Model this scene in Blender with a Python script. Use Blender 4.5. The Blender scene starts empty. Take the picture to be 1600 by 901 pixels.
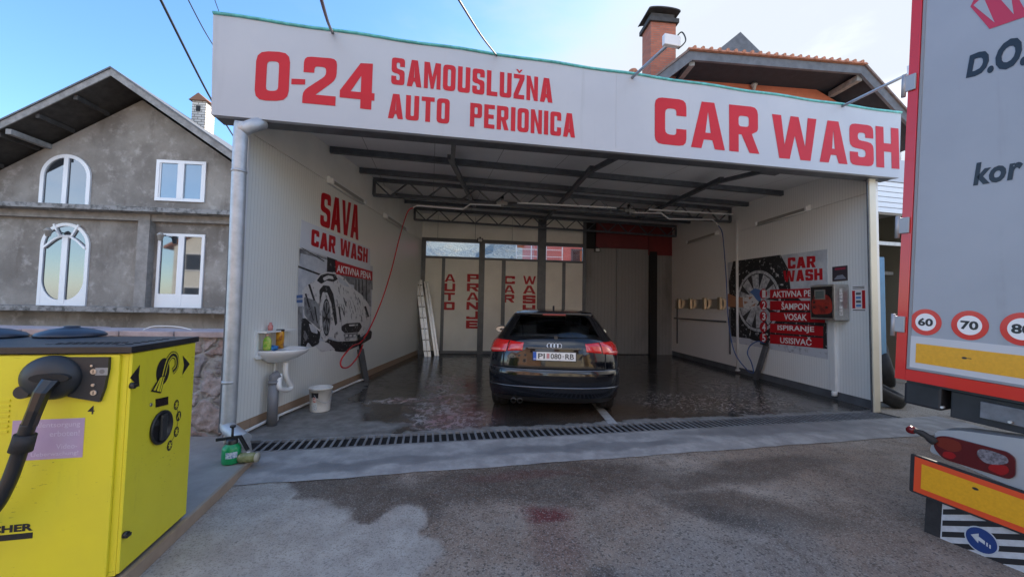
import bpy, bmesh, math, random
from mathutils import Vector as V, Matrix
random.seed(7)
rad = math.radians
scn = bpy.context.scene
col = scn.collection

# ---------------------------------------------------------------- camera
F, PITCH, ROLL, H = 600.0, rad(2.55), rad(1.15), 1.45
cam_d = bpy.data.cameras.new('camera'); cam = bpy.data.objects.new('camera', cam_d); col.objects.link(cam)
cam_d.sensor_width = 36.0; cam_d.lens = 36.0*F/1600.0; cam_d.clip_start = 0.05; cam_d.clip_end = 2000
_X = V((1, 0, 0)); _U = V((0, -math.sin(PITCH), math.cos(PITCH))); _Fw = V((0, math.cos(PITCH), math.sin(PITCH)))
_r = _X*math.cos(ROLL) + _U*math.sin(ROLL); _u = -_X*math.sin(ROLL) + _U*math.cos(ROLL)
m = Matrix((( _r.x, _u.x, -_Fw.x, 0), (_r.y, _u.y, -_Fw.y, 0), (_r.z, _u.z, -_Fw.z, H), (0, 0, 0, 1)))
cam.matrix_world = m
scn.camera = cam
CAM = V((0, 0, H))

# ---------------------------------------------------------------- sky, sun, exposure
SUN_AZ, SUN_EL = rad(46), rad(29)
w = bpy.data.worlds.new('World'); scn.world = w; w.use_nodes = True
nt = w.node_tree; N = nt.nodes; L = nt.links
bg = N['Background']; bg.inputs['Strength'].default_value = 0.15
sky = N.new('ShaderNodeTexSky'); sky.sky_type = 'NISHITA'; sky.sun_disc = False
sky.sun_elevation = SUN_EL; sky.sun_rotation = SUN_AZ; sky.altitude = 300; sky.air_density = 1.0; sky.dust_density = 0.6; sky.ozone_density = 4.0
tc = N.new('ShaderNodeTexCoord')
mp = N.new('ShaderNodeMapping'); mp.inputs['Scale'].default_value = (1.0, 1.0, 2.4); mp.inputs['Location'].default_value = (0.3, 0.1, 0.0)
nz = N.new('ShaderNodeTexNoise'); nz.inputs['Scale'].default_value = 2.1; nz.inputs['Detail'].default_value = 7; nz.inputs['Roughness'].default_value = 0.55
L.new(tc.outputs['Generated'], mp.inputs['Vector']); L.new(mp.outputs[0], nz.inputs['Vector'])
dot = N.new('ShaderNodeVectorMath'); dot.operation = 'DOT_PRODUCT'
dot.inputs[1].default_value = (math.sin(SUN_AZ)*math.cos(SUN_EL), math.cos(SUN_AZ)*math.cos(SUN_EL), math.sin(SUN_EL))
L.new(tc.outputs['Generated'], dot.inputs[0])
hs_ = N.new('ShaderNodeHueSaturation'); hs_.inputs['Saturation'].default_value = 1.10; hs_.inputs['Value'].default_value = 0.92
sx_ = N.new('ShaderNodeSeparateXYZ'); L.new(tc.outputs['Generated'], sx_.inputs[0])
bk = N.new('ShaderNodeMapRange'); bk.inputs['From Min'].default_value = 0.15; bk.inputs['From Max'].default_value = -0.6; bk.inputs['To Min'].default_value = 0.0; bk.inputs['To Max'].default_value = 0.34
L.new(sx_.outputs['Y'], bk.inputs['Value'])     # unseen bright cloud bank behind the camera, added to light the bay
mr = N.new('ShaderNodeMapRange'); mr.inputs['From Min'].default_value = 0.55; mr.inputs['From Max'].default_value = 1.0
mr.inputs['To Min'].default_value = -0.16; mr.inputs['To Max'].default_value = 0.62
L.new(dot.outputs['Value'], mr.inputs['Value'])
ad = N.new('ShaderNodeMath'); ad.operation = 'ADD'; 
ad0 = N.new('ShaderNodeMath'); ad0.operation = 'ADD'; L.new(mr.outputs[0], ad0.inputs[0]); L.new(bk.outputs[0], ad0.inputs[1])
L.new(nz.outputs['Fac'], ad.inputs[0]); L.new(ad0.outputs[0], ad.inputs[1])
cr = N.new('ShaderNodeMapRange'); cr.interpolation_type = 'SMOOTHSTEP'; cr.inputs['From Min'].default_value = 0.47; cr.inputs['From Max'].default_value = 1.06
L.new(ad.outputs[0], cr.inputs['Value'])
mx = N.new('ShaderNodeMixRGB')
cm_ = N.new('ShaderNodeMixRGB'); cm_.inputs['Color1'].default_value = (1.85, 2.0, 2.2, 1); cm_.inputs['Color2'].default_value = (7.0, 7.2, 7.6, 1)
bk2 = N.new('ShaderNodeMapRange'); bk2.inputs['From Min'].default_value = 0.1; bk2.inputs['From Max'].default_value = -0.5; L.new(sx_.outputs['Y'], bk2.inputs['Value'])  # unseen clouds behind the camera brightened for more light on the front
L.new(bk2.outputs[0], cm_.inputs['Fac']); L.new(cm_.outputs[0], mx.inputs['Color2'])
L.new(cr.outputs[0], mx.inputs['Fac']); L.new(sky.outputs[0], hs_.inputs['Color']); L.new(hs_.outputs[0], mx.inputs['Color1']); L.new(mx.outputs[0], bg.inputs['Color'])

sd = bpy.data.lights.new('sun', 'SUN'); sd.energy = 4.2; sd.angle = rad(0.6); sd.color = (1.0, 0.93, 0.82)
so = bpy.data.objects.new('sun', sd); col.objects.link(so)
so.rotation_euler = V((math.sin(SUN_AZ)*math.cos(SUN_EL), math.cos(SUN_AZ)*math.cos(SUN_EL), math.sin(SUN_EL))).to_track_quat('Z', 'Y').to_euler()
so.location = (20, 20, 30)
scn.view_settings.view_transform = 'Standard'; scn.view_settings.look = 'None'
scn.view_settings.exposure = 1.62; scn.view_settings.gamma = 1.0; scn.view_settings.use_curve_mapping = False
scn.render.engine = 'CYCLES'
scn.cycles.use_denoising = True; scn.cycles.max_bounces = 10; scn.cycles.diffuse_bounces = 7; scn.cycles.denoising_prefilter = 'ACCURATE'
scn.cycles.caustics_reflective = False; scn.cycles.caustics_refractive = False
scn.cycles.sample_clamp_indirect = 4.0

# ---------------------------------------------------------------- pixel helpers: a photo pixel back onto a real plane
def ray(px, py):
    x = (px-800)/F; y = -(py-450.5)/F
    return _r*x + _u*y + _Fw
def gnd(px, py, z=0.0):
    d = ray(px, py); return CAM + d*((z-H)/d.z)
def atY(px, py, Y):
    d = ray(px, py); return CAM + d*(Y/d.y)
class Fr:
    """a frame on a surface: s along d, z along up, o outwards along n"""
    def __init__(self, p0, d, n=None, up=(0, 0, 1)):
        self.p0 = V(p0); self.d = V(d).normalized(); self.up = V(up).normalized()
        n0 = self.d.cross(self.up).normalized()
        self.n = n0 if n is None or n0.dot(V(n)) > 0 else -n0
    def P(self, s, z, o=0.0): return self.p0 + self.d*s + self.up*z + self.n*o
    def px(self, x, y, o=0.0):
        q = self.p0 + self.n*o; r = ray(x, y)
        t = (q-CAM).dot(self.n)/r.dot(self.n); p = CAM + r*t - self.p0
        return p.dot(self.d), p.dot(self.up)
    def W(self, x, y, o=0.0):
        s, z = self.px(x, y, o); return self.P(s, z, o)

# ---------------------------------------------------------------- materials
MATS = {}
def mat(name, c, rough=0.6, metal=0.0, var=0.0, vs=3.0, bump=0.0, bs=40.0, ior=None, c2=None, ramp=(0.35, 0.65), coat=0.0, trans=0.0, detail=5.0, spec=None):
    if name in MATS: return MATS[name]
    m = bpy.data.materials.new(name); m.use_nodes = True; t = m.node_tree; b = t.nodes['Principled BSDF']
    b.inputs['Base Color'].default_value = (*c, 1); b.inputs['Roughness'].default_value = rough; b.inputs['Metallic'].default_value = metal
    if spec is not None: b.inputs['Specular IOR Level'].default_value = spec
    if ior: b.inputs['IOR'].default_value = ior
    if coat: b.inputs['Coat Weight'].default_value = coat; b.inputs['Coat Roughness'].default_value = 0.04
    if trans: b.inputs['Transmission Weight'].default_value = trans
    tcn = t.nodes.new('ShaderNodeTexCoord')
    if var or c2:
        n = t.nodes.new('ShaderNodeTexNoise'); n.inputs['Scale'].default_value = vs; n.inputs['Detail'].default_value = detail; n.inputs['Roughness'].default_value = 0.62
        t.links.new(tcn.outputs['Object'], n.inputs['Vector'])
        r = t.nodes.new('ShaderNodeValToRGB'); r.color_ramp.elements[0].position = ramp[0]; r.color_ramp.elements[1].position = ramp[1]
        lo = c2 if c2 else tuple(x*(1-var) for x in c); hi = c if c2 else tuple(min(1, x*(1+var)) for x in c)
        r.color_ramp.elements[0].color = (*lo, 1); r.color_ramp.elements[1].color = (*hi, 1)
        t.links.new(n.outputs['Fac'], r.inputs['Fac']); t.links.new(r.outputs[0], b.inputs['Base Color'])
    if bump:
        n2 = t.nodes.new('ShaderNodeTexNoise'); n2.inputs['Scale'].default_value = bs; n2.inputs['Detail'].default_value = 4
        t.links.new(tcn.outputs['Object'], n2.inputs['Vector'])
        bp = t.nodes.new('ShaderNodeBump'); bp.inputs['Strength'].default_value = bump; bp.inputs['Distance'].default_value = 0.01
        t.links.new(n2.outputs['Fac'], bp.inputs['Height']); t.links.new(bp.outputs[0], b.inputs['Normal'])
    MATS[name] = m; return m

class G:
    """small node-graph helper for the larger surfaces"""
    def __init__(self, name):
        self.m = bpy.data.materials.new(name); self.m.use_nodes = True; self.t = self.m.node_tree
        self.b = self.t.nodes['Principled BSDF']; self.tc = self.t.nodes.new('ShaderNodeTexCoord'); self.pos = self.tc.outputs['Object']
    def new(self, k): return self.t.nodes.new(k)
    def link(self, a, b): self.t.links.new(a, b)
    def noise(self, scale, detail=5, rough=0.6, vec=None, stretch=None):
        n = self.new('ShaderNodeTexNoise'); n.inputs['Scale'].default_value = scale; n.inputs['Detail'].default_value = detail; n.inputs['Roughness'].default_value = rough
        v = vec or self.pos
        if stretch:
            mp = self.new('ShaderNodeMapping'); mp.inputs['Scale'].default_value = stretch; self.link(v, mp.inputs['Vector']); v = mp.outputs[0]
        self.link(v, n.inputs['Vector']); return n.outputs['Fac']
    def math(self, op, a, b=0.0, clamp=False):
        n = self.new('ShaderNodeMath'); n.operation = op; n.use_clamp = clamp
        for i, x in ((0, a), (1, b)):
            if isinstance(x, (int, float)): n.inputs[i].default_value = x
            else: self.link(x, n.inputs[i])
        return n.outputs[0]
    def ss(self, v, a, b, lo=0.0, hi=1.0):
        n = self.new('ShaderNodeMapRange'); n.interpolation_type = 'SMOOTHSTEP'
        n.inputs['From Min'].default_value = a; n.inputs['From Max'].default_value = b; n.inputs['To Min'].default_value = lo; n.inputs['To Max'].default_value = hi
        self.link(v, n.inputs['Value']); return n.outputs[0]
    def mix(self, f, a, b):
        n = self.new('ShaderNodeMixRGB')
        for i, x in (('Fac', f), ('Color1', a), ('Color2', b)):
            if isinstance(x, (int, float)): n.inputs[i].default_value = x
            elif isinstance(x, tuple): n.inputs[i].default_value = (*x, 1)
            else: self.link(x, n.inputs[i])
        return n.outputs[0]
    def warp(self, scale, amt):
        n = self.new('ShaderNodeTexNoise'); n.inputs['Scale'].default_value = scale; n.inputs['Detail'].default_value = 4
        self.link(self.pos, n.inputs['Vector'])
        a = self.new('ShaderNodeVectorMath'); a.operation = 'MULTIPLY_ADD'; a.inputs[1].default_value = (amt,)*3
        self.link(n.outputs['Color'], a.inputs[0]); self.link(self.pos, a.inputs[2])
        s = self.new('ShaderNodeVectorMath'); s.operation = 'SUBTRACT'; s.inputs[1].default_value = (amt/2,)*3
        self.link(a.outputs[0], s.inputs[0]); return s.outputs[0]
    def blob(self, vec, c, r, soft=0.3, rot=0.0):
        """1 inside an ellipse at c with radii r, on a warped position"""
        mp = self.new('ShaderNodeMapping'); mp.vector_type = 'TEXTURE'
        mp.inputs['Location'].default_value = (c[0], c[1], 0); mp.inputs['Rotation'].default_value = (0, 0, rot); mp.inputs['Scale'].default_value = (r[0], r[1], 1000)
        self.link(vec, mp.inputs['Vector'])
        ln = self.new('ShaderNodeVectorMath'); ln.operation = 'LENGTH'; self.link(mp.outputs[0], ln.inputs[0])
        return self.ss(ln.outputs['Value'], 1-soft/2, 1+soft/2, 1.0, 0.0)
    def cells(self, scale, vec=None):
        """one random value per grain"""
        n = self.new('ShaderNodeTexVoronoi'); n.inputs['Scale'].default_value = scale; self.link(vec or self.pos, n.inputs['Vector'])
        s = self.new('ShaderNodeSeparateColor'); self.link(n.outputs['Color'], s.inputs[0]); return s.outputs[0]
    def bump(self, h, strength, dist=0.01, prev=None):
        n = self.new('ShaderNodeBump'); n.inputs['Strength'].default_value = strength; n.inputs['Distance'].default_value = dist
        self.link(h, n.inputs['Height'])
        if prev: self.link(prev, n.inputs['Normal'])
        return n.outputs[0]
    def out(self, color=None, rough=None, normal=None):
        for k, x in (('Base Color', color), ('Roughness', rough), ('Normal', normal)):
            if x is None: continue
            if isinstance(x, (int, float)): self.b.inputs[k].default_value = x
            elif isinstance(x, tuple): self.b.inputs[k].default_value = (*x, 1)
            else: self.link(x, self.b.inputs[k])
        return self.m
    def axis(self, d):
        n = self.new('ShaderNodeVectorMath'); n.operation = 'DOT_PRODUCT'; n.inputs[1].default_value = tuple(d); self.link(self.pos, n.inputs[0]); return n.outputs['Value']

# ---------------------------------------------------------------- mesh builder
class MB:
    def __init__(self): self.bm = bmesh.new(); self.mi = 0
    def face(self, pts):
        f = self.bm.faces.new([self.bm.verts.new(p) for p in pts]); f.material_index = self.mi; return f
    def obox(self, p, a, b, c, bev=0.0):
        p, a, b, c = V(p), V(a), V(b), V(c)
        vs = [self.bm.verts.new(p + a*i + b*j + c*k) for k in (0, 1) for j in (0, 1) for i in (0, 1)]
        fs = [self.bm.faces.new([vs[i] for i in q]) for q in ((0, 2, 3, 1), (4, 5, 7, 6), (0, 1, 5, 4), (2, 6, 7, 3), (0, 4, 6, 2), (1, 3, 7, 5))]
        if a.cross(b).dot(c) < 0:
            for f in fs: f.normal_flip()
        for f in fs: f.material_index = self.mi
        if bev:
            es = list({e for f in fs for e in f.edges})
            r = bmesh.ops.bevel(self.bm, geom=es, offset=bev, segments=2, affect='EDGES', profile=0.6)
            for f in r['faces']: f.material_index = self.mi
        return self
    def box(self, x0, x1, y0, y1, z0, z1, bev=0.0):
        return self.obox((x0, y0, z0), (x1-x0, 0, 0), (0, y1-y0, 0), (0, 0, z1-z0), bev)
    def fbox(self, fr, s0, s1, z0, z1, o0, o1, bev=0.0):
        return self.obox(fr.P(s0, z0, o0), fr.d*(s1-s0), fr.up*(z1-z0), fr.n*(o1-o0), bev)
    def bar(self, p, q, wd, ht, up=(0, 0, 1)):
        p, q = V(p), V(q); d = (q-p); a = d.cross(V(up)).normalized()
        if a.length < 0.1: a = V((1, 0, 0))
        b = a.cross(d).normalized()
        return self.obox(p - a*wd/2 - b*ht/2, a*wd, b*ht, d)
    def ring(self, c, ax, ay, r, n):
        return [self.bm.verts.new(c + ax*(r*math.cos(2*math.pi*i/n)) + ay*(r*math.sin(2*math.pi*i/n))) for i in range(n)]
    def cyl(self, p, q, r0, r1=None, n=20, caps=True):
        p, q = V(p), V(q); r1 = r0 if r1 is None else r1; d = (q-p).normalized()
        a = d.orthogonal().normalized(); b = d.cross(a)
        A, B = self.ring(p, a, b, r0, n), self.ring(q, a, b, r1, n)
        for i in range(n):
            f = self.bm.faces.new((A[i], A[(i+1) % n], B[(i+1) % n], B[i])); f.smooth = True; f.material_index = self.mi
        if caps:
            for g in (A[::-1], B): self.bm.faces.new(g).material_index = self.mi
        return self
    def lathe(self, c, prof, n=28, axis=(0, 0, 1), sx=1.0, sy=1.0):
        """prof: list of (radius, height)"""
        c = V(c); d = V(axis).normalized(); a = V((1, 0, 0)) if abs(d.x) < 0.9 else V((0, 1, 0)); a = (a - d*a.dot(d)).normalized(); b = d.cross(a)
        rings = []
        for r, h in prof:
            if r < 1e-5: rings.append([self.bm.verts.new(c + d*h)])
            else: rings.append([self.bm.verts.new(c + d*h + a*(r*sx*math.cos(2*math.pi*i/n)) + b*(r*sy*math.sin(2*math.pi*i/n))) for i in range(n)])
        for A, B in zip(rings, rings[1:]):
            for i in range(n):
                j = (i+1) % n
                if len(A) == 1 and len(B) == 1: continue
                if len(A) == 1: q = (A[0], B[j], B[i])
                elif len(B) == 1: q = (A[i], A[j], B[0])
                else: q = (A[i], A[j], B[j], B[i])
                f = self.bm.faces.new(q); f.smooth = True; f.material_index = self.mi
        return self
    def tube(self, pts, r, n=10, smooth=0, radii=None):
        pts = [V(p) for p in pts]
        if smooth: pts = catmull(pts, smooth)
        rings = []; prev = None
        for i, p in enumerate(pts):
            t = (pts[min(i+1, len(pts)-1)] - pts[max(i-1, 0)]).normalized()
            a = t.orthogonal().normalized() if prev is None else (prev - t*prev.dot(t)).normalized()
            prev = a; rr = radii[min(len(radii)-1, int(i*len(radii)/len(pts)))] if radii else r
            rings.append(self.ring(p, a, t.cross(a), rr, n))
        for A, B in zip(rings, rings[1:]):
            for i in range(n):
                f = self.bm.faces.new((A[i], A[(i+1) % n], B[(i+1) % n], B[i])); f.smooth = True; f.material_index = self.mi
        self.bm.faces.new(rings[0][::-1]).material_index = self.mi; self.bm.faces.new(rings[-1]).material_index = self.mi
        return self
    def prism(self, pts, ext):
        """pts: coplanar outline, ext: extrusion vector"""
        ext = V(ext); A = [self.bm.verts.new(V(p)) for p in pts]; B = [self.bm.verts.new(V(p)+ext) for p in pts]; n = len(A)
        for q in [A[::-1], B] + [(A[i], A[(i+1) % n], B[(i+1) % n], B[i]) for i in range(n)]:
            self.bm.faces.new(q).material_index = self.mi
        return self
    def fpoly(self, fr, pts, o, th=0.0):
        P = [fr.P(s, z, o) for s, z in pts]
        if th: self.prism([fr.P(s, z, o-th) for s, z in pts], fr.n*th)
        else: self.face(P)
        return self
    def use(self, i): self.mi = i; return self
    def build(self, name, mats, parent=None, smooth=None, recalc=True, loc=None):
        if recalc: bmesh.ops.recalc_face_normals(self.bm, faces=self.bm.faces[:])
        me = bpy.data.meshes.new(name); self.bm.to_mesh(me); self.bm.free()
        return link(name, me, mats, parent, smooth)
def link(name, me, mats, parent=None, smooth=None):
    for mm in (mats if isinstance(mats, (list, tuple)) else [mats]): me.materials.append(mm)
    if smooth is not None:
        for p in me.polygons: p.use_smooth = True
        me.set_sharp_from_angle(angle=rad(smooth))
    o = bpy.data.objects.new(name, me); col.objects.link(o)
    if parent is not None:
        o.parent = parent; o.location = -absloc(parent)
    return o
def absloc(o):
    l = V(o.get('_l', (0, 0, 0))); return l
def catmull(p, k):
    out = []
    for i in range(len(p)-1):
        a, b, c, d = p[max(i-1, 0)], p[i], p[i+1], p[min(i+2, len(p)-1)]
        for j in range(k):
            t = j/k
            out.append(0.5*((2*b) + (c-a)*t + (2*a-5*b+4*c-d)*t*t + (3*b-a-3*c+d)*t**3))
    out.append(p[-1]); return out
def tag(o, label=None, cat=None, group=None, kind=None):
    for k, x in (('label', label), ('category', cat), ('group', group), ('kind', kind)):
        if x: o[k] = x
    return o
def thing(name, label, cat, loc=(0, 0, 0), group=None):
    """an Empty at the thing's base; its parts are built in world coordinates and moved under it"""
    o = bpy.data.objects.new(name, None); col.objects.link(o); o.location = loc; o.empty_display_size = 0.2; o['_l'] = tuple(V(loc))
    return tag(o, label, cat, group)
def sub(o, parent):
    """make o (built in world coordinates) a child of a part built in world coordinates"""
    o.parent = parent; o.location = (0, 0, 0); return o

# ---------------------------------------------------------------- lettering
def rnd(pts, r, skip=()):
    out = []; n = len(pts)
    for i, p in enumerate(pts):
        if i in skip or r <= 0: out.append(p); continue
        a, b = V((*pts[i-1], 0)), V((*pts[(i+1) % n], 0)); q = V((*p, 0))
        rr = min(r, 0.45*(a-q).length, 0.45*(b-q).length)
        A = q + (a-q).normalized()*rr; B = q + (b-q).normalized()*rr
        for k in range(4):
            t = k/3; c = A*(1-t)**2 + q*(2*t*(1-t)) + B*t*t; out.append((c.x, c.y))
    return out
def ribbon(path, t, r):
    p = [V((x, y)) for x, y in path]; Lf, Rt = [], []
    for i in range(len(p)):
        d0 = (p[i]-p[i-1]).normalized() if i else (p[1]-p[0]).normalized()
        d1 = (p[i+1]-p[i]).normalized() if i < len(p)-1 else d0
        n0, n1 = V((-d0.y, d0.x)), V((-d1.y, d1.x)); b = (n0+n1).normalized(); k = (t/2)/max(0.35, b.dot(n0))
        Lf.append(tuple(p[i]+b*k)); Rt.append(tuple(p[i]-b*k))
    n = len(p); pts = Lf + Rt[::-1]
    return rnd(pts, r, (0, n-1, n, 2*n-1))
def glyph(c, w=0.52, t=0.17, r=0.13):
    h = t/2; R = w-h
    rect = lambda x0, x1, y0, y1: [(x0, y0), (x1, y0), (x1, y1), (x0, y1)]
    if c in 'O0': return [rnd(rect(0, w, 0, 1), r*1.3), rnd(rect(t, w-t, t, 1-t), r*0.5)]
    if c == 'I': return [rect(0, t*1.05, 0, 1)]
    if c == '-': return [rect(0, w*0.45, 0.42, 0.42+t*0.75)]
    if c == 'L': return [[(0, 0), (w*.9, 0), (w*.9, t), (t, t), (t, 1), (0, 1)]]
    if c == 'T': return [[(w/2-h, 0), (w/2+h, 0), (w/2+h, 1-t), (w, 1-t), (w, 1), (0, 1), (0, 1-t), (w/2-h, 1-t)]]
    if c == 'H': return [[(0, 0), (t, 0), (t, .5-h), (w-t, .5-h), (w-t, 0), (w, 0), (w, 1), (w-t, 1), (w-t, .5+h), (t, .5+h), (t, 1), (0, 1)]]
    if c == 'E': return [[(0, 0), (w*.9, 0), (w*.9, t), (t, t), (t, .5-h), (w*.82, .5-h), (w*.82, .5+h), (t, .5+h), (t, 1-t), (w*.9, 1-t), (w*.9, 1), (0, 1)]]
    if c == 'N': return [[(0, 0), (t*.9, 0), (t*.9, .58), (w-t*.9, 0), (w, 0), (w, 1), (w-t*.9, 1), (w-t*.9, .42), (t*.9, 1), (0, 1)]]
    if c == 'M':
        W = w*1.3; return [[(0, 0), (t*.85, 0), (t*.85, .6), (W/2-t*.3, 0), (W/2+t*.3, 0), (W-t*.85, .6), (W-t*.85, 0), (W, 0), (W, 1), (W-t*1.15, 1), (W/2, .45), (t*1.15, 1), (0, 1)]]
    if c == 'A': 
        W = w*1.12; k = t*1.05
        return [[(0, 0), (k, 0), (k+.055, .19), (W-k-.055, .19), (W-k, 0), (W, 0), (W/2+k*.62, 1), (W/2-k*.62, 1)],
                [(k+.09, .34), (W-k-.09, .34), (W/2, .80)]]
    if c == 'V':
        W = w*1.1; k = t*1.05; return [[(W/2-k*.6, 0), (W/2+k*.6, 0), (W, 1), (W-k, 1), (W/2, .3), (k, 1), (0, 1)]]
    if c == 'W':
        W = w*1.7; k = t*1.0; a = W*.27
        return [[(a-k*.6, 0), (a+k*.55, 0), (W/2, .55), (W-a-k*.55, 0), (W-a+k*.6, 0), (W, 1), (W-k, 1), (W-a, .32), (W/2+k*.45, 1), (W/2-k*.45, 1), (a, .32), (k, 1), (0, 1)]]
    if c == 'U': return [ribbon([(h, 1), (h, h), (R, h), (R, 1)], t, r)]
    if c == 'J': return [ribbon([(h, .34), (h, h), (R, h), (R, 1)], t, r)]
    if c == 'C': return [ribbon([(R, .64), (R, 1-h), (h, 1-h), (h, h), (R, h), (R, .36)], t, r)]
    if c == 'S': return [ribbon([(R, .68), (R, 1-h), (h, 1-h), (h, .52), (R, .48), (R, h), (h, h), (h, .32)], t, r)]
    if c == '2': return [rnd([(0, .66), (t, .66), (t, 1-t), (w-t, 1-t), (w-t, .62), (0, .26), (0, 0), (w, 0), (w, t), (t*1.2, t), (t*1.2, .2), (w, .56), (w, 1), (0, 1)], r*.8, (0, 1, 6, 7, 8, 9, 10))]
    if c == '4': return [[(w-t*1.25, 0), (w-t*.25, 0), (w-t*.25, .2), (w, .2), (w, .36), (w-t*.25, .36), (w-t*.25, 1), (w-t*1.35, 1), (0, .36), (0, .2), (w-t*1.25, .2)], [(w-t*1.25, .36), (w-t*1.25, .72), (t*.95, .36)]]
    if c in 'ZŽ':
        g = [[(0, 0), (w*.92, 0), (w*.92, t), (t*1.1, t), (w*.92, 1-t), (w*.92, 1), (0, 1), (0, 1-t), (w*.92-t*1.1, 1-t), (0, t)]]
        if c == 'Ž': g.append([(w*.46-.02, 1.05), (w*.46+.02, 1.05), (w*.75, 1.2), (w*.58, 1.2), (w*.46, 1.13), (w*.34, 1.2), (w*.17, 1.2)])
        return g
    if c in 'PR':
        W = w; lower = .44
        if c == 'P': o = [(0, 0), (t, 0), (t, lower-h*.6), (W, lower-h*.6), (W, 1), (0, 1)]; outer = rnd(o, r, (0, 1, 2, 5))
        else: o = [(0, 0), (t, 0), (t, .38), (W*.42, .38), (W-t*.95, 0), (W*1.04, 0), (W*.78, .41), (W, .48), (W, 1), (0, 1)]; outer = rnd(o, r, (0, 1, 2, 3, 4, 5, 6, 9))
        return [outer, rnd(rect(t, W-t, lower+h*.75+.03, 1-t), r*.4)]
    return []
def adv(loops): return max(x for l in loops for x, y in l)
def curve_mesh(loops, ext=0.0):
    cu = bpy.data.curves.new('c', 'CURVE'); cu.dimensions = '2D'; cu.fill_mode = 'BOTH' if ext else 'FRONT'; cu.extrude = ext
    for l in loops:
        sp = cu.splines.new('POLY'); sp.points.add(len(l)-1); sp.use_cyclic_u = True
        for q, (x, y) in zip(sp.points, l): q.co = (x, y, 0, 1)
    return conv(cu)
def conv(cu):
    o = bpy.data.objects.new('c', cu); col.objects.link(o); bpy.context.view_layer.update()
    me = bpy.data.meshes.new_from_object(o.evaluated_get(bpy.context.evaluated_depsgraph_get()))
    bpy.data.objects.remove(o); bpy.data.curves.remove(cu); me.materials.clear(); return me
def word_loops(s, gap=0.07, w=0.52, t=0.17, r=0.13, space=0.4):
    x = 0; out = []
    for c in s:
        if c == ' ': x += space; continue
        g = glyph(c, w, t, r); out += [[(a+x, b) for a, b in l] for l in g]; x += adv(g) + gap
    return out
def font_mesh(s, bold=0.0, shear=0.0, space=1.0):
    cu = bpy.data.curves.new('t', 'FONT'); cu.body = s; cu.size = 1; cu.offset = bold; cu.shear = shear; cu.space_character = space; cu.resolution_u = 3; cu.fill_mode = 'FRONT'
    return conv(cu)
def place(me, fr, s0, s1, z0, z1, o, z0r=None, z1r=None):
    """fit a flat mesh into a box of a surface frame; the right edge may sit at other heights"""
    xs = [v.co.x for v in me.vertices]; ys = [v.co.y for v in me.vertices]
    a, b, c, d = min(xs), max(xs), min(ys), max(ys); z0r = z0 if z0r is None else z0r; z1r = z1 if z1r is None else z1r
    for v in me.vertices:
        u = (v.co.x-a)/(b-a); t = (v.co.y-c)/(d-c)
        v.co = fr.P(s0+(s1-s0)*u, (z0+(z1-z0)*t)*(1-u) + (z0r+(z1r-z0r)*t)*u, o)
    return me
def joinm(meshes):
    bm = bmesh.new()
    for me in meshes: bm.from_mesh(me); bpy.data.meshes.remove(me)
    out = bpy.data.meshes.new('j'); bm.to_mesh(out); bm.free(); return out
def word(fr, s, bl, tr, o, block=True, bold=0.02, w=0.52, t=0.17, gap=0.07, r=0.13, shear=0, br=None, space=0.4, tl=None):
    """lettering whose lower-left and upper-right corners are photo pixels on the frame's surface"""
    s0, z0 = fr.px(*bl, o); s1, z1 = fr.px(*tr, o)
    me = curve_mesh(word_loops(s, gap, w, t, r, space)) if block else font_mesh(s, bold, shear)
    z0r = fr.px(*br, o)[1] if br else None
    z1l = fr.px(*tl, o)[1] if tl else z1
    return place(me, fr, s0, s1, z0, z1l, o, z0r, z1)
def boxword(fr, s, s0, s1, z0, z1, o, block=False, bold=0.02, **k):
    me = curve_mesh(word_loops(s, **k)) if block else font_mesh(s, bold)
    return place(me, fr, s0, s1, z0, z1, o)

# ================================================================ frames of the place
A12 = rad(12.0)
FU = V((math.cos(A12), math.sin(A12), 0)); FN = V((-math.sin(A12), math.cos(A12), 0))      # along the front, and into the bay
FRONT0 = V((-2.52, 3.98, 0))
FA = Fr(FRONT0 - FN*0.2, FU, (0, -1, 0))                       # face of the fascia
LW = Fr((-2.85, 4.1, 0), (0.25, 6.8, 0), (1, 0, 0))            # inner face of the left wall
RW = Fr((5.35, 5.65, 0), (-0.37, 6.25, 0), (-1, 0, 0))         # inner face of the right wall
BW = Fr((-2.62, 10.9, 0), (7.6, 1.0, 0), (0, -1, 0))           # back wall
GF = Fr(FRONT0, FU, (0, -1, 0))
def ceil_z(p): return 3.70 + 0.05*(V((p[0], p[1], 0))-FRONT0).dot(FN)

# ================================================================ materials of the large structure
def rib_mat(name, c, axis, period=0.05, strength=0.35, rough=0.38, dirt=0.12, dirtc=(0.30, 0.26, 0.2)):
    g = G(name); a = g.axis(axis)
    s = g.math('SINE', g.math('MULTIPLY', a, 2*math.pi/period)); rib = g.ss(s, 0.55, 0.95)
    n = g.noise(0.9, 6, 0.65, stretch=(1, 1, 0.35)); d = g.ss(n, 0.5, 0.78, 0, dirt)
    n2 = g.noise(14, 3, 0.6, stretch=(1, 1, 0.12)); d2 = g.ss(n2, 0.55, 0.8, 0, dirt*0.6)
    c1 = g.mix(d, c, dirtc); c2 = g.mix(d2, c1, tuple(x*0.72 for x in c)); c2 = g.mix(g.ss(s, 0.80, 0.98, 0, 0.30), c2, tuple(x*0.45 for x in c))  # last mix darkens the rib lines, groove shade put into the colour
    return g.out(c2, g.ss(n, 0.3, 0.8, rough-0.08, rough+0.14), g.bump(rib, strength, 0.004))
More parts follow.
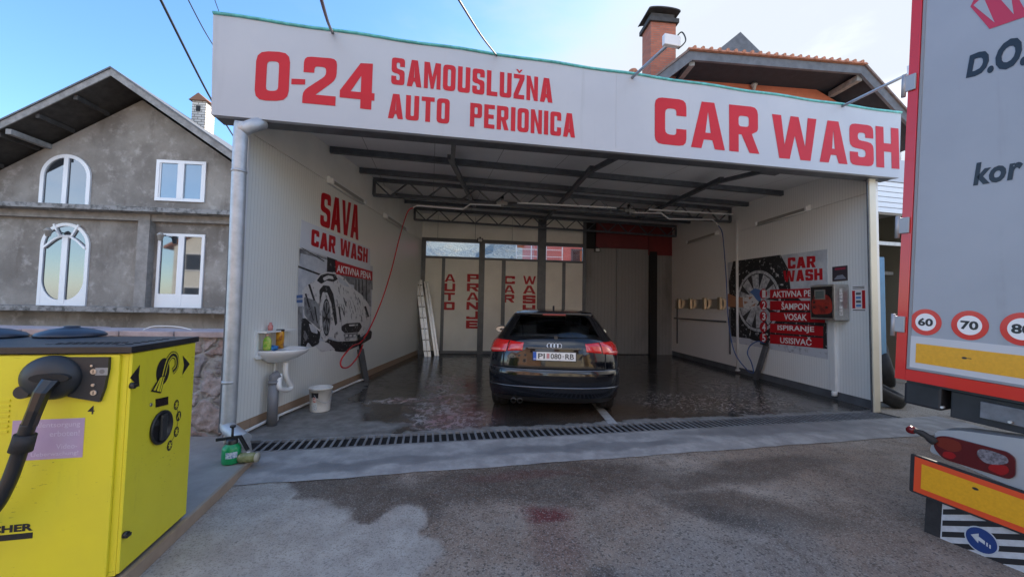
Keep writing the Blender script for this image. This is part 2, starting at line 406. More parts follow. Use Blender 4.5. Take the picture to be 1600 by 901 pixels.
def seam_mat(name, c, axis, period, rough=0.5, width=0.012):
    g = G(name); a = g.axis(axis); f = g.math('FRACT', g.math('DIVIDE', a, period)); line = g.ss(f, 0.0, width, 1, 0)
    n = g.noise(1.4, 6, 0.6); c1 = g.mix(g.ss(n, 0.4, 0.75, 0, 0.25), c, tuple(x*0.6 for x in c))
    return g.out(g.mix(line, c1, (0.03, 0.03, 0.035)), rough, g.bump(line, 0.4, 0.004))
M_panelL = rib_mat('white_panel_left', (0.80, 0.81, 0.76), LW.d)
M_panelR = rib_mat('white_panel_right', (0.80, 0.81, 0.80), RW.d)
M_upper = mat('cream_panel', (0.78, 0.78, 0.73), 0.4, var=0.06, vs=1.5)
M_back = mat('cream_back_panel', (0.80, 0.785, 0.72), 0.45, var=0.07, vs=1.3)
M_ceil = seam_mat('roof_underside', (0.74, 0.75, 0.77), FU, 1.0)
M_steel = mat('dark_grey_steel', (0.075, 0.085, 0.10), 0.45, var=0.25, vs=8)
M_steel2 = mat('grey_door_frame', (0.11, 0.12, 0.135), 0.4, var=0.15, vs=6)
M_galv = mat('galvanised_steel', (0.44, 0.46, 0.48), 0.5, 0.45, var=0.12, vs=9, bump=0.05, bs=30)
M_white = mat('white_paint', (0.74, 0.75, 0.75), 0.35, var=0.04, vs=4)
M_plastic = mat('white_plastic', (0.78, 0.79, 0.78), 0.3)
M_beige = mat('beige_trim', (0.66, 0.62, 0.50), 0.4, var=0.05, vs=3)
g = G('fascia_panel')
n1 = g.noise(1.1, 5, .6); n2 = g.noise(9, 4, .65, stretch=(1, 1, .05)); n3 = g.noise(1.4, 5, .7, stretch=(1, 1, .3))
cc = g.mix(g.ss(n1, .35, .7), (0.405, 0.425, 0.46), (0.44, 0.46, 0.49)); cc = g.mix(g.math('MULTIPLY', g.ss(n2, .56, .76), g.ss(n3, .42, .65, 0, .35)), cc, (.25, .25, .26))
M_fascia = g.out(cc, g.ss(n1, .3, .7, .36, .48), g.bump(g.noise(.8, 2), .12, .03))
M_red = mat('red_vinyl', (0.47, 0.009, 0.017), 0.45, var=0.06, vs=2, spec=0.3)
M_teal = mat('teal_film', (0.10, 0.42, 0.40), 0.4, var=0.25, vs=14)
M_tan = seam_mat('tan_plinth_tile', (0.42, 0.30, 0.21), LW.d, 0.6, 0.5, 0.012)
M_greyplinth = mat('grey_plinth', (0.10, 0.11, 0.125), 0.5, var=0.25, vs=3)
M_black = mat('black_plastic', (0.016, 0.017, 0.02), 0.42)
M_rubber = mat('black_rubber', (0.022, 0.022, 0.024), 0.75, var=0.3, vs=20, bump=0.2, bs=60)
M_chrome = mat('chrome', (0.75, 0.76, 0.78), 0.16, 1.0)
M_stainless = mat('brushed_stainless', (0.50, 0.49, 0.47), 0.32, 0.9, var=0.1, vs=20)
M_alu = mat('aluminium', (0.62, 0.63, 0.64), 0.35, 0.6, var=0.1, vs=10)
M_glass = mat('window_glass', (0.9, 0.95, 0.95), 0.02, trans=1.0, ior=1.45)
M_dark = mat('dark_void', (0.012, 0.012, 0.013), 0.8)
M_redpanel = mat('dark_red_panel', (0.16, 0.018, 0.02), 0.5, var=0.2, vs=2)
M_ltext = mat('white_vinyl', (0.82, 0.82, 0.82), 0.4)
M_ink = mat('black_ink', (0.015, 0.015, 0.018), 0.45)

# ground: worn grey-brown concrete apron, wet stains, a drier paler patch on the left
g = G('yard_concrete')
wv = g.warp(1.6, 0.55); wv2 = g.warp(4.5, 0.22)
fine = g.noise(115, 3, 0.75); spk = g.noise(260, 2, 0.6); mid = g.noise(5.5, 7, 0.66); big = g.noise(0.9, 5, 0.6)
pale = g.ss(big, 0.42, 0.62)
base = g.mix(pale, (0.285, 0.212, 0.158), (0.395, 0.330, 0.266))
base = g.mix(g.ss(mid, 0.35, 0.7), g.mix(0.36, base, (0.09, 0.07, 0.056)), base)
dry = None
for c, r, rt in (((-1.60, 2.35), (0.62, 0.55), 0.2), ((-1.0, 2.25), (0.62, 0.36), 0.1), ((-0.72, 2.42), (0.2, 0.42), 0.0), ((-2.0, 2.75), (0.45, 0.42), 0.5), ((-1.7, 1.6), (1.3, 0.55), 0)):
    b = g.blob(wv2, c, r, 0.17, rt); dry = b if dry is None else g.math('MAXIMUM', dry, b)
wet = None
for c, r, rt in (((-1.45, 3.05), (0.75, 0.22), 0.2), ((-0.9, 2.85), (0.45, 0.40), 0), ((0.2, 3.25), (1.3, 0.34), 0.2), ((2.2, 3.55), (1.1, 0.2), 0.3), ((1.75, 2.9), (0.7, 0.22), -0.3)):
    b = g.blob(wv, c, r, 0.7, rt); wet = b if wet is None else g.math('MAXIMUM', wet, b)
wet = g.math('MULTIPLY', wet, g.math('SUBTRACT', 1.0, dry))
drycol = g.mix(g.ss(mid, 0.38, 0.68), (0.350, 0.316, 0.276), (0.455, 0.422, 0.375))
colr = g.mix(dry, base, drycol)
far = g.ss(g.axis((0.95, 0.1, 0)), 4.6, 5.8)
colr = g.mix(g.math('MULTIPLY', far, 0.75), colr, (0.36, 0.325, 0.27))
colr = g.mix(g.math('MULTIPLY', wet, 0.72), colr, (0.068, 0.048, 0.035))
pz = g.blob(wv, (1.35, 2.35), (0.75, 0.32), 0.9, 0.5)
pz2 = g.blob(wv, (0.9, 2.05), (0.35, 0.3), 0.9, 0.3)
colr = g.mix(g.math('MULTIPLY', g.math('MAXIMUM', pz, pz2), 0.55), colr, (0.25, 0.235, 0.215))
red = g.math('MAXIMUM', g.blob(wv2, (0.28, 2.74), (0.17, 0.11), 0.9), g.math('MULTIPLY', g.blob(wv2, (0.1, 3.35), (0.45, 0.09), 1.0, 0.2), 0.35))
red = g.math('MAXIMUM', red, g.math('MULTIPLY', g.blob(wv2, (0.3, 2.45), (0.16, 0.3), 1.2), 0.3))
st2 = g.noise(1.9, 6, .7, vec=wv); colr = g.mix(g.math('MULTIPLY', g.ss(st2, .52, .68, 0, .55), g.math('SUBTRACT', 1.0, dry)), colr, (0.095, 0.062, 0.042))
st3 = g.noise(2.6, 7, .72, stretch=(1.0, .55, 1)); colr = g.mix(g.math('MULTIPLY', g.ss(st3, .57, .70, 0, .55), g.math('SUBTRACT', 1.0, wet)), colr, (0.33, 0.305, 0.275))
colr = g.mix(g.math('MULTIPLY', red, 0.9), colr, (0.130, 0.010, 0.012))
oil = g.math('MAXIMUM', g.blob(wv2, (0.52, 2.12), (0.11, 0.09), 1.0), g.blob(wv, (1.62, 2.75), (0.28, 0.12), 1.2, -0.5))
colr = g.mix(g.math('MULTIPLY', oil, 0.6), colr, (0.035, 0.033, 0.032))
cell = g.cells(165); cell2 = g.cells(88); speck = g.ss(cell, 0.80, 0.90); pit = g.ss(cell2, 0.16, 0.08)
colr = g.mix(g.math('MULTIPLY', speck, g.ss(dry, 0, 1, 0.5, 0.28)), colr, (0.44, 0.41, 0.37))
colr = g.mix(g.math('MULTIPLY', pit, g.ss(dry, 0, 1, 0.6, 0.25)), colr, (0.03, 0.027, 0.024)); colr = g.mix(g.ss(cell, 0.2, 0.05, 0, 0.4), colr, (0.06, 0.05, 0.045))
rg = g.math('SUBTRACT', g.ss(mid, 0.3, 0.7, 0.68, 0.9), g.math('MULTIPLY', wet, 0.34))
hh = g.math('ADD', g.math('MULTIPLY', g.math('ADD', fine, g.math('MULTIPLY', cell2, 0.5)), 1.0), g.math('MULTIPLY', mid, 0.8))
M_yard = g.out(colr, rg, g.bump(hh, 0.55, 0.010))

# wash bay floor: wet dark screed with foam and a dry strip by the left wall
g = G('wet_floor')
wv = g.warp(1.7, 0.6); wv2 = g.warp(5.0, 0.3)
n1 = g.noise(1.1, 6, 0.6); n2 = g.noise(7, 6, 0.68); n3 = g.noise(60, 3, 0.7)
dry = None
for c, r, rt in (((-2.45, 4.7), (0.62, 0.9), 0), ((-2.1, 4.35), (0.9, 0.28), 0.2), ((-2.65, 6.0), (0.25, 1.0), 0), ((-0.6, 4.36), (1.6, 0.10), A12), ((2.5, 5.02), (3.2, 0.12), A12)):
    b = g.blob(wv2, c, r, 0.35, rt); dry = b if dry is None else g.math('MAXIMUM', dry, b)
c0 = g.mix(g.ss(n1, 0.38, 0.66), (0.030, 0.028, 0.027), (0.078, 0.071, 0.065))
c0 = g.mix(g.ss(n2, 0.5, 0.75, 0, 0.45), c0, (0.115, 0.104, 0.095))
brown = g.math('MAXIMUM', g.blob(wv, (1.35, 5.35), (1.3, 0.5), 1.2, 0.1), g.blob(wv, (3.3, 5.9), (0.9, 0.4), 1.2, 0.2))
c0 = g.mix(g.math('MULTIPLY', brown, 0.38), c0, (0.110, 0.062, 0.032))
c1 = g.mix(dry, c0, g.mix(g.ss(n2, 0.35, 0.7), (0.145, 0.142, 0.136), (0.235, 0.232, 0.225)))
foam = None
for c, r, rt in (((-0.78, 4.85), (0.50, 0.42), 0.0), ((-0.95, 5.7), (0.42, 0.75), 0.05), ((-1.15, 7.0), (0.34, 0.9), 0.1), ((-1.6, 5.7), (0.45, 0.16), 0.3)):
    b = g.blob(wv2, c, r, 0.9, rt); foam = b if foam is None else g.math('MAXIMUM', foam, b)
vein = g.noise(9, 7, 0.75, vec=wv2, stretch=(1.6, 0.7, 1)); foamm = g.math('MULTIPLY', foam, g.ss(vein, 0.46, 0.60, 0.12, 1.0))
foamc = g.mix(g.ss(g.noise(1.7, 3), 0.42, 0.6), (0.52, 0.50, 0.51), (0.46, 0.30, 0.31))
c2 = g.mix(g.math('MULTIPLY', foamm, 0.85), c1, foamc)
pk = g.math('MULTIPLY', g.blob(wv2, (-0.55, 5.0), (0.42, 0.5), 0.9), 0.4); c2 = g.mix(pk, c2, (0.20, 0.075, 0.075))
sfo = g.math('MULTIPLY', g.ss(g.cells(42, wv2), 0.82, 0.90), g.math('MAXIMUM', g.blob(wv, (3.2, 6.0), (1.3, 0.7), 0.9), g.blob(wv, (4.1, 6.7), (0.6, 1.2), 0.9)))
c2 = g.mix(g.math('MULTIPLY', sfo, 0.7), c2, (0.5, 0.45, 0.43))
wetm = g.math('SUBTRACT', 1.0, g.math('MAXIMUM', dry, g.math('MULTIPLY', foamm, 0.6)), True)
rough = g.ss(g.math('MULTIPLY', wetm, g.ss(n2, 0.35, 0.65, 1.0, 0.62)), 0.0, 1.0, 0.72, 0.05)
bb = g.bump(g.math('ADD', n2, g.math('MULTIPLY', n1, 1.4)), 0.22, 0.012)
M_floor = g.out(c2, rough, bb)

g = G('apron_concrete')
n = g.noise(4.5, 7, 0.66); n2 = g.noise(90, 3, 0.7); wv = g.warp(4, 0.35)
dmp = None
for c, r, rt in (((-1.55, 3.38), (0.42, 0.10), 0.2), ((-1.0, 3.55), (0.5, 0.10), 0.2), ((3.3, 4.75), (1.5, 0.2), 0.2), ((0.8, 4.0), (1.2, 0.12), 0.2)):
    b = g.blob(wv, c, r, 0.5, rt); dmp = b if dmp is None else g.math('MAXIMUM', dmp, b)
cc = g.mix(g.ss(n, 0.36, 0.68), (0.235, 0.232, 0.230), (0.355, 0.350, 0.342)); cc = g.mix(g.math('MULTIPLY', dmp, 0.5), cc, (0.115, 0.12, 0.13))
cc = g.mix(g.ss(n2, 0.63, 0.72, 0, 0.5), cc, (0.45, 0.45, 0.45)); cc = g.mix(g.ss(n2, 0.35, 0.28, 0, 0.5), cc, (0.07, 0.07, 0.07))
M_apron = g.out(cc, g.math('SUBTRACT', 0.82, g.math('MULTIPLY', dmp, 0.35)), g.bump(g.math('ADD', n2, n), 0.3, 0.006))

# ================================================================ ground, floor, apron
b = MB(); b.face([(-250, -120, 0), (250, -120, 0), (250, 400, 0), (-250, 400, 0)])
tag(b.build('ground', M_yard), kind='structure')
ZF = 0.03
def gp(s, t, z): return FRONT0 + FU*s + FN*t + V((0, 0, z))
b = MB(); b.prism([gp(-0.45, 0.0, 0.004), gp(8.05, 0.0, 0.004), (5.05, 12.1, 0.004), (-2.9, 11.0, 0.004)], (0, 0, ZF-0.004))
tag(b.build('wash_floor', M_floor), kind='structure')
b = MB()
sec = [(-0.34, 0.008), (-0.34, ZF), (-0.80, ZF-0.004), (-0.98, 0.006)]
n = 60; prof = []
for i in range(n+1):
    s = -0.02 + i*(8.62)/n; j = 0.008*math.sin(i*.7)+0.006*math.sin(i*2.3+1)
    e = 0.03*i/n*3
    prof.append([b.bm.verts.new(gp(s, t + (j if k == 3 else 0) + (e if k > 1 else 0), z)) for k, (t, z) in enumerate(sec)])
for A, B in zip(prof, prof[1:]):
    for k in range(3): b.bm.faces.new((A[k], A[k+1], B[k+1], B[k])).smooth = False
tag(b.build('apron', M_apron), kind='structure')
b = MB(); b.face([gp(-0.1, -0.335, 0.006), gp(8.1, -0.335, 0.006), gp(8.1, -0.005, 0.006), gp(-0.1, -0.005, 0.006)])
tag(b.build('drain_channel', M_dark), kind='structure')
M_grate = mat('grate_steel', (0.235, 0.245, 0.26), 0.5, 0.35, var=0.25, vs=7)
grate_labels = ['left end section of the drain grating, beside the downpipe outlet', 'drain grating section in front of the sink and bucket', 'drain grating section below the white foam patch',
    'drain grating section behind the left rear tyre of the car', 'drain grating section straight behind the car number plate', 'drain grating section by the painted line end right of the car',
    'drain grating section in front of the open right half of the bay', 'right end section of the drain grating, at the foot of the beige post']
S0, S1, NG = 0.0, 7.92, 8
for k in range(NG):
    a = S0 + (S1-S0)*k/NG; e = S0 + (S1-S0)*(k+1)/NG - 0.004; b = MB()
    b.obox(gp(a, -0.335, 0.008), FU*(e-a), FN*0.022, (0, 0, 0.024)); b.obox(gp(a, -0.027, 0.008), FU*(e-a), FN*0.022, (0, 0, 0.024))
    nb = 13
    for i in range(nb):
        x = a + (e-a)*(i+0.5)/nb
        b.obox(gp(x-0.011, -0.313, 0.022), FU*0.022, FN*0.286, (0, 0, 0.010))
    o = b.build('drain_grate', M_grate); tag(o, grate_labels[k], 'drain grate', 'grating sections across the bay front')

# painted bay line on the wash floor
p, q = gnd(905, 600, ZF), gnd(958, 662, ZF)
b = MB(); dd = (q-p).normalized(); sd_ = V((dd.y, -dd.x, 0))
b.face([p+V((0, 0, .004))-sd_*.06, p+V((0, 0, .004))+sd_*.06, q+V((0, 0, .004))+sd_*.06, q+V((0, 0, .004))-sd_*.06])
tag(b.build('bay_line', mat('worn_line_paint', (0.42, 0.43, 0.44), 0.5, c2=(0.16, 0.16, 0.16), vs=14, ramp=(0.3, 0.5))), kind='structure')

# tiled side strip (kerb) under the vacuum station
KA, KB = V((-2.27, 3.48, 0)), V((-1.93, 2.04, 0)); kd = (KA-KB).normalized()
K0 = KB - kd*2.4
M_slab = mat('slab_screed', (0.30, 0.268, 0.242), 0.6, var=0.16, vs=3.5, bump=0.1, bs=50)
M_edge = mat('slab_edge_tile', (0.33, 0.25, 0.185), 0.55, var=0.15, vs=5)
b = MB(); P0 = KA + V((0, 0, 0)); P3 = V((-6.5, 3.30, 0)); P2 = V((-6.5, -0.6, 0))
b.prism([KA + V((0, 0, 0.0)), V((-2.62, 3.95, 0)), V((-6.5, 3.95, 0)), V((-6.5, -0.6, 0)), K0], (0, 0, 0.066))
b.use(1).obox(KA + V((0.001, 0, 0.002)), K0-KA, V((0.022, 0.006, 0)), (0, 0, 0.072))
tag(b.build('side_pavement', [M_slab, M_edge]), kind='structure')

# ================================================================ the car wash building
CW = thing('car_wash_building', 'open-fronted white panel car wash with large red-lettered fascia', 'car wash', (1.3, 7.5, 0))
def zc(fr, s, o=0): return ceil_z(fr.P(s, 0, o))
LWE, RWE = 6.85, 6.33
def wall(fr, s0, s1, z0, mats, name, zseam=3.25):
    b = MB()
    b.prism([fr.P(s0, z0, -.1), fr.P(s1, z0, -.1), fr.P(s1, zseam, -.1), fr.P(s0, zseam, -.1)], fr.n*.1)
    b.use(1).prism([fr.P(s0, zseam+.006, -.1), fr.P(s1, zseam+.006, -.1), fr.P(s1, zc(fr, s1)+.05, -.1), fr.P(s0, zc(fr, s0)+.05, -.1)], fr.n*.103)
    return b.build(name, mats, CW)
wl = wall(LW, -0.05, LWE, 0.16, [M_panelL, M_upper], 'side_wall')
wr = wall(RW, 0.02, RWE, 0.16, [M_panelR, M_panelR], 'side_wall')
b = MB(); b.obox(LW.P(-0.03, ZF, -.09), LW.d*6.85, LW.n*.065, (0, 0, .128))
b.build('plinth', M_tan, CW)
b = MB(); b.obox(RW.P(0.04, ZF, -.09), RW.d*6.25, RW.n*.075, (0, 0, .128)); b.build('plinth', M_greyplinth, CW)
b = MB(); b.fbox(LW, -0.075, -0.045, 0.15, 3.66, -.11, 0.012); b.build('edge_trim', M_white, CW)
# right front post, beige channel
b = MB(); b.obox(gp(7.895, -0.065, ZF), FU*0.115, FN*0.04, (0, 0, 3.42), 0.005); b.build('front_post', M_beige, CW)
b = MB(); b.obox(gp(7.872, -0.05, ZF), FU*0.02, FN*0.015, (0, 0, 3.40)); b.build('post_edge', M_steel, CW)
b = MB(); b.obox(LW.P(-0.14, 0.10, -.10), LW.d*0.06, LW.n*0.05, (0, 0, 3.3)); b.build('post_edge', M_steel, CW)
# roof slab
b = MB(); R4 = [gp(-0.42, -0.10, 0), gp(8.1, -0.10, 0), V((5.12, 12.2, 0)), V((-2.8, 11.15, 0))]
lo = [V((p.x, p.y, ceil_z(p))) for p in R4]
b.prism(lo, (0, 0, 0.14)); b.build('roof', M_ceil, CW)
# fascia: a one metre panel hung on a dark front beam
c = {k: FA.px(*p) for k, p in dict(tl=(333, 22), bl=(330, 179), tr=(1408, 178), br=(1405, 278)).items()}
b = MB(); b.prism([FA.P(*c['bl'], -.06), FA.P(*c['br'], -.06), FA.P(*c['tr'], -.06), FA.P(*c['tl'], -.06)], FA.n*.06)
fas = b.build('fascia_panel', M_fascia, CW)
b = MB()
topn = 40
pts = []
for i in range(topn+1):
    t = i/topn; s = c['tl'][0]*(1-t)+c['tr'][0]*t; z = c['tl'][1]*(1-t)+c['tr'][1]*t
    pts.append(FA.P(s, z + 0.010 + 0.006*math.sin(i*1.3), 0.004))
b.tube(pts, 0.016, 8); sub(b.build('film_strip', M_teal), fas)
for sx in (0.30, 0.335, 0.62):
    s = c['bl'][0]*(1-sx)+c['br'][0]*sx
b = MB()
sj = FA.px(963, 160)[0]
b.fbox(FA, sj-.003, sj+.003, 3.38, 4.31, 0, 0.002); sub(b.build('panel_joint', mat('joint_grey', (0.42, 0.44, 0.47), 0.5)), fas)
b = MB()
bl, br = c['bl'], c['br']
def slant(s0z, s1z, dz0, dz1, o0, o1):
    return [FA.P(s0z[0], s0z[1]+dz0, o0), FA.P(s1z[0], s1z[1]+dz0, o0), FA.P(s1z[0], s1z[1]+dz0, o1), FA.P(s0z[0], s0z[1]+dz0, o1)]
b.prism(slant(bl, br, 0.006, 0, -0.065, -0.24), (0, 0, 0.16)); b.build('front_beam', M_steel, CW)
# purlins on the ceiling and long rafters
def on_ceiling(px, py):
    p = gnd(px, py, 3.78)
    for _ in range(4): p = gnd(px, py, ceil_z(p))
    return p
def purlin(pl, ht, name, wd=0.07):
    """from the left wall to the right wall, parallel to the front, under the ceiling"""
    t = (pl-FRONT0).dot(FN)
    def hit(fr):
        q = fr.p0; k = (t-(q-FRONT0).dot(FN))/fr.d.dot(FN); return q + fr.d*k
    a, e = hit(LW), hit(RW); zz = ceil_z(a)-0.004
    a.z = e.z = zz-ht/2; b = MB(); b.bar(a+FU*.01, e-FU*.01, wd, ht); return b.build(name, M_steel, CW), a, e, t
for p in ((513, 229), (561, 262)): purlin(on_ceiling(*p), 0.09, 'purlin')
pt, _, _, _ = purlin(on_ceiling(612, 302), 0.09, 'purlin')
purlin(on_ceiling(628, 312), 0.07, 'purlin')
def truss(px, depth, seg):
    pl = on_ceiling(*px); o1, a, e, t = purlin(pl, 0.07, 'truss', 0.06)
    b = MB(); dz = V((0, 0, depth)); b.bar(a-dz+FU*.02, e-dz-FU*.02, 0.06, 0.05); Ln = (e-a).length
    for x in (0.03, Ln-0.03): b.bar(a+FU*x, a+FU*x-dz, 0.05, 0.05, (0, 1, 0))
    n = int(Ln/seg)*2
    for i in range(n):
        p = a + FU*(Ln*i/n) - dz*(i % 2); q = a + FU*(Ln*(i+1)/n) - dz*((i+1) % 2)
        b.bar(p, q, 0.028, 0.028, (0, 1, 0))
    w_ = b.build('truss_web', M_steel); sub(w_, o1); return a, e, t, depth
T1 = truss((578, 277), 0.30, 0.62); T2 = truss((645, 323), 0.30, 0.62)
for (p, q) in (((703, 232), (735, 300)), ((925, 250), (845, 345)), ((1128, 268), (1020, 322))):
    a, e = on_ceiling(*p), on_ceiling(*q); a.z -= .125; e.z -= .125; b = MB(); b.bar(a, e + (e-a)*0.35, 0.07, 0.07)
    fr_t = (a-FRONT0).dot(FN)
    f0 = gp((a-FRONT0).dot(FU), 0.08, 0); f0.z = 3.46; b.bar(a+(e-a).normalized()*0.25, f0, 0.06, 0.06)
    b.obox(f0+V((-.14, -.05, -.05)), FU*.30, FN*.12, (0, 0, .07)); b.build('rafter', M_steel, CW)

# ---------------------------------------------------------------- back wall
def bx(b, x0, y0, x1, y1, o0, o1, mi=0):
    """a box on the back wall between two photo heights/columns"""
    s0, _ = BW.px(x0, (y0+y1)/2, o1); s1, _ = BW.px(x1, (y0+y1)/2, o1); xm = (x0+x1)/2
    z1 = BW.px(xm, y0, o1)[1]; z0 = BW.px(xm, y1, o1)[1]; b.use(mi).fbox(BW, s0, s1, z0, z1, o0, o1); return s0, s1, z0, z1
M_sheet = rib_mat('grey_ribbed_sheet', (0.27, 0.27, 0.265), BW.d, 0.11, 0.8, 0.5, 0.5, (0.06, 0.055, 0.05))
sA, sB = -0.1, 7.75
zT = BW.px(785, 379, 0)[1]; zU = BW.px(785, 404, 0)[1]; zV = BW.px(785, 386, 0)[1]
S = lambda x, y=470: BW.px(x, y, 0)[0]
b = MB()
seams = [656, 684, 743, 801, 846]
for x0, x1 in zip(seams, seams[1:]): b.fbox(BW, S(x0, 360)+.006, S(x1, 360)-.006, zT+.05, 4.15, -.08, -.02)
b.fbox(BW, S(852, 360), S(912, 360), zT+.05, 4.15, -.08, -.02)
b.build('upper_back_wall', M_back, CW)
b = MB(); b.fbox(BW, -.2, 7.9, zT+.03, 4.5, -.16, -.125); b.fbox(BW, -.2, 7.9, 0, zU-.03, -.24, -.205); b.fbox(BW, S(915), 7.9, zU-.03, zT+.03, -.24, -.205); b.build('leak_backing', M_greyplinth, CW)  # backing added behind the wall to stop light leaking through its gaps
b = MB()
for x0, x1, y in ((656, 663, 470), (747, 756, 470), (839, 852, 470), (910, 915, 470)): b.fbox(BW, S(x0), S(x1), ZF, 4.1 if x0 in (839, 910) else zT+.05, -.09, .01)
b.fbox(BW, S(656), S(915), zT-.04, zT+.06, -.09, .014); b.fbox(BW, S(656), S(915), zU-.05, zU+.01, -.09, .006)
fra = b.build('door_surround', M_steel2, CW)
def leafdoor(x0, x1, mul, nm, lbl=None):
    b = MB(); a, e = S(x0), S(x1); m0, m1 = S(mul[0]), S(mul[1]); zt = zU-.055; zb = ZF+.10
    b.fbox(BW, a, m0, zb, zt, -.05, -.012); b.fbox(BW, m1, e, zb, zt, -.05, -.012)
    b.use(1).fbox(BW, m0, m1, ZF+.02, zt, -.06, 0.004); b.fbox(BW, a, e, ZF+.012, zb, -.06, 0.002)
    o = b.build(nm, [M_back, M_steel2], CW)
    return o
d1 = leafdoor(663, 747, (689, 694), 'folding_door'); d2 = leafdoor(756, 839, (783, 789), 'folding_door'); d3 = leafdoor(852, 910, (878, 883), 'folding_door')
for x0, x1 in ((663, 747), (756, 839), (852, 910)):
    b = MB(); b.fbox(BW, S(x0), S(x1), zU+.012, zT-.042, -.05, -.044); sub(b.build('transom_window', M_glass), fra)
def stack(x0, x1, y0, y1, s, parent):
    n = len(s); ms = []
    sl, sr = BW.px(x0, (y0+y1)/2, 0)[0], BW.px(x1, (y0+y1)/2, 0)[0]; zt, zb = BW.px((x0+x1)/2, y0, 0)[1], BW.px((x0+x1)/2, y1, 0)[1]
    for i, ch in enumerate(s):
        hgt = (zt-zb)/n; a = zt-hgt*(i+1)+hgt*.07; e = zt-hgt*i-hgt*.07
        ms.append(place(curve_mesh(glyph(ch, 1.0, 0.26, 0.08)), BW, sl, sr, a, e, -.009))
    o = link('lettering', joinm(ms), M_red); sub(o, parent)
stack(694, 711, 427, 485, 'AUTO', d1); stack(729, 748, 427, 514, 'PRANJE', d1)
stack(787, 804.5, 430, 473.5, 'CAR', d2); stack(817, 837, 430, 490, 'WASH', d2)
# sliding ribbed sheet, red panels above, dark recess at the right
b = MB(); b.fbox(BW, S(915), S(964), ZF+.02, BW.px(965, 388, 0)[1], -.10, -.06); b.fbox(BW, S(965), S(1015), ZF+.02, BW.px(990, 388, 0)[1], -.12, -.075)
b.build('sliding_sheet', M_sheet, CW)
b = MB(); b.fbox(BW, S(1026), 7.72, ZF, 3.1, -.10, -.05); b.build('sliding_sheet', M_sheet, CW)
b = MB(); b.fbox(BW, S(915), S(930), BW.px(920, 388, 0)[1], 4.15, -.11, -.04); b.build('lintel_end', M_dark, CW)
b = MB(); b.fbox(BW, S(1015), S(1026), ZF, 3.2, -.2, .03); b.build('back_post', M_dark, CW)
b = MB(); b.fbox(BW, S(931), S(1013), BW.px(970, 388, 0)[1]+.005, 4.15, -.09, -.02); b.fbox(BW, S(1014), 7.72, 3.1, 4.15, -.08, -.03); b.build('red_lintel_panel', M_redpanel, CW)

# ---------------------------------------------------------------- fascia lettering
def fword(*a, **k):
    me = word(FA, *a, o=0.003, **k); o = link('lettering', me, M_red); sub(o, fas)
def single(ch, bl, tr, br, tl, **k): fword(ch, bl, tr, br=br, tl=tl, **k)
single('0', (397, 157), (454, 82), (454, 158.5), (397, 79), w=.62, t=.2, r=.16)
single('-', (455, 132), (477, 124), (477, 132.5), (455, 123))
single('2', (472, 161), (527, 92), (526, 166), (472, 87.5), w=.62, t=.2, r=.16)
single('4', (530, 166), (587, 100), (587, 172.5), (530, 97), w=.68, t=.22)
fword('SAMOUSLUŽNA', (611, 131.5), (864, 116), br=(863, 161), tl=(612, 81), w=.47, t=.175, r=.12, gap=.085)
fword('AUTO', (606, 184.5), (703, 155), br=(703, 194), tl=(608, 146), w=.47, t=.175, r=.12, gap=.085)
fword('PERIONICA', (734, 197.5), (899, 178), br=(899, 215.5), tl=(735, 160.5), w=.47, t=.175, r=.12, gap=.085)
fword('CAR', (1023, 224), (1186, 168), br=(1185, 240.5), tl=(1024, 151.5), w=.68, t=.22, r=.16, gap=.1)
fword('WASH', (1207, 246), (1404, 201), br=(1403, 264), tl=(1208, 178.5), w=.60, t=.205, r=.15, gap=.06)

# ================================================================ things on the left wall
M_foamw = mat('poster_foam_white', (0.66, 0.65, 0.64), 0.5, c2=(0.20, 0.20, 0.20), vs=9, ramp=(0.34, 0.44), spec=.2)
M_foamd = mat('poster_dark', (0.03, 0.03, 0.032), 0.5, c2=(0.42, 0.42, 0.42), vs=20, ramp=(0.33, 0.40), spec=.2)
M_foamd.name = 'poster_dark'
M_pgrey = mat('poster_grey', (0.30, 0.31, 0.32), 0.5, spec=.2, c2=(0.12, 0.12, 0.13), vs=7, ramp=(0.35, 0.6))
M_plight = mat('poster_light', (0.60, 0.62, 0.65), 0.5, c2=(0.42, 0.45, 0.5), vs=5)
M_pblue = mat('poster_blue', (0.08, 0.16, 0.36), 0.5)
M_banner = mat('poster_banner', (0.66, 0.69, 0.74), 0.5, spec=.2)
PM = [M_banner, M_foamw, M_foamd, M_pgrey, M_plight, M_pblue, M_red, M_ltext, M_ink]
# the poster is drawn in its own unit square: corners taken from the photo on the wall
pc = dict(tl=LW.px(467, 386), bl=LW.px(469, 562), tr=LW.px(582, 430), br=LW.px(584, 512))
ps0, ps1 = pc['bl'][0], pc['tr'][0]; pz0 = 0.5*(pc['bl'][1]+pc['br'][1]); pz1 = LW.px(467, 386)[1]
def PP(u, v): return (ps0+(ps1-ps0)*u, pz0+(pz1-pz0)*v)
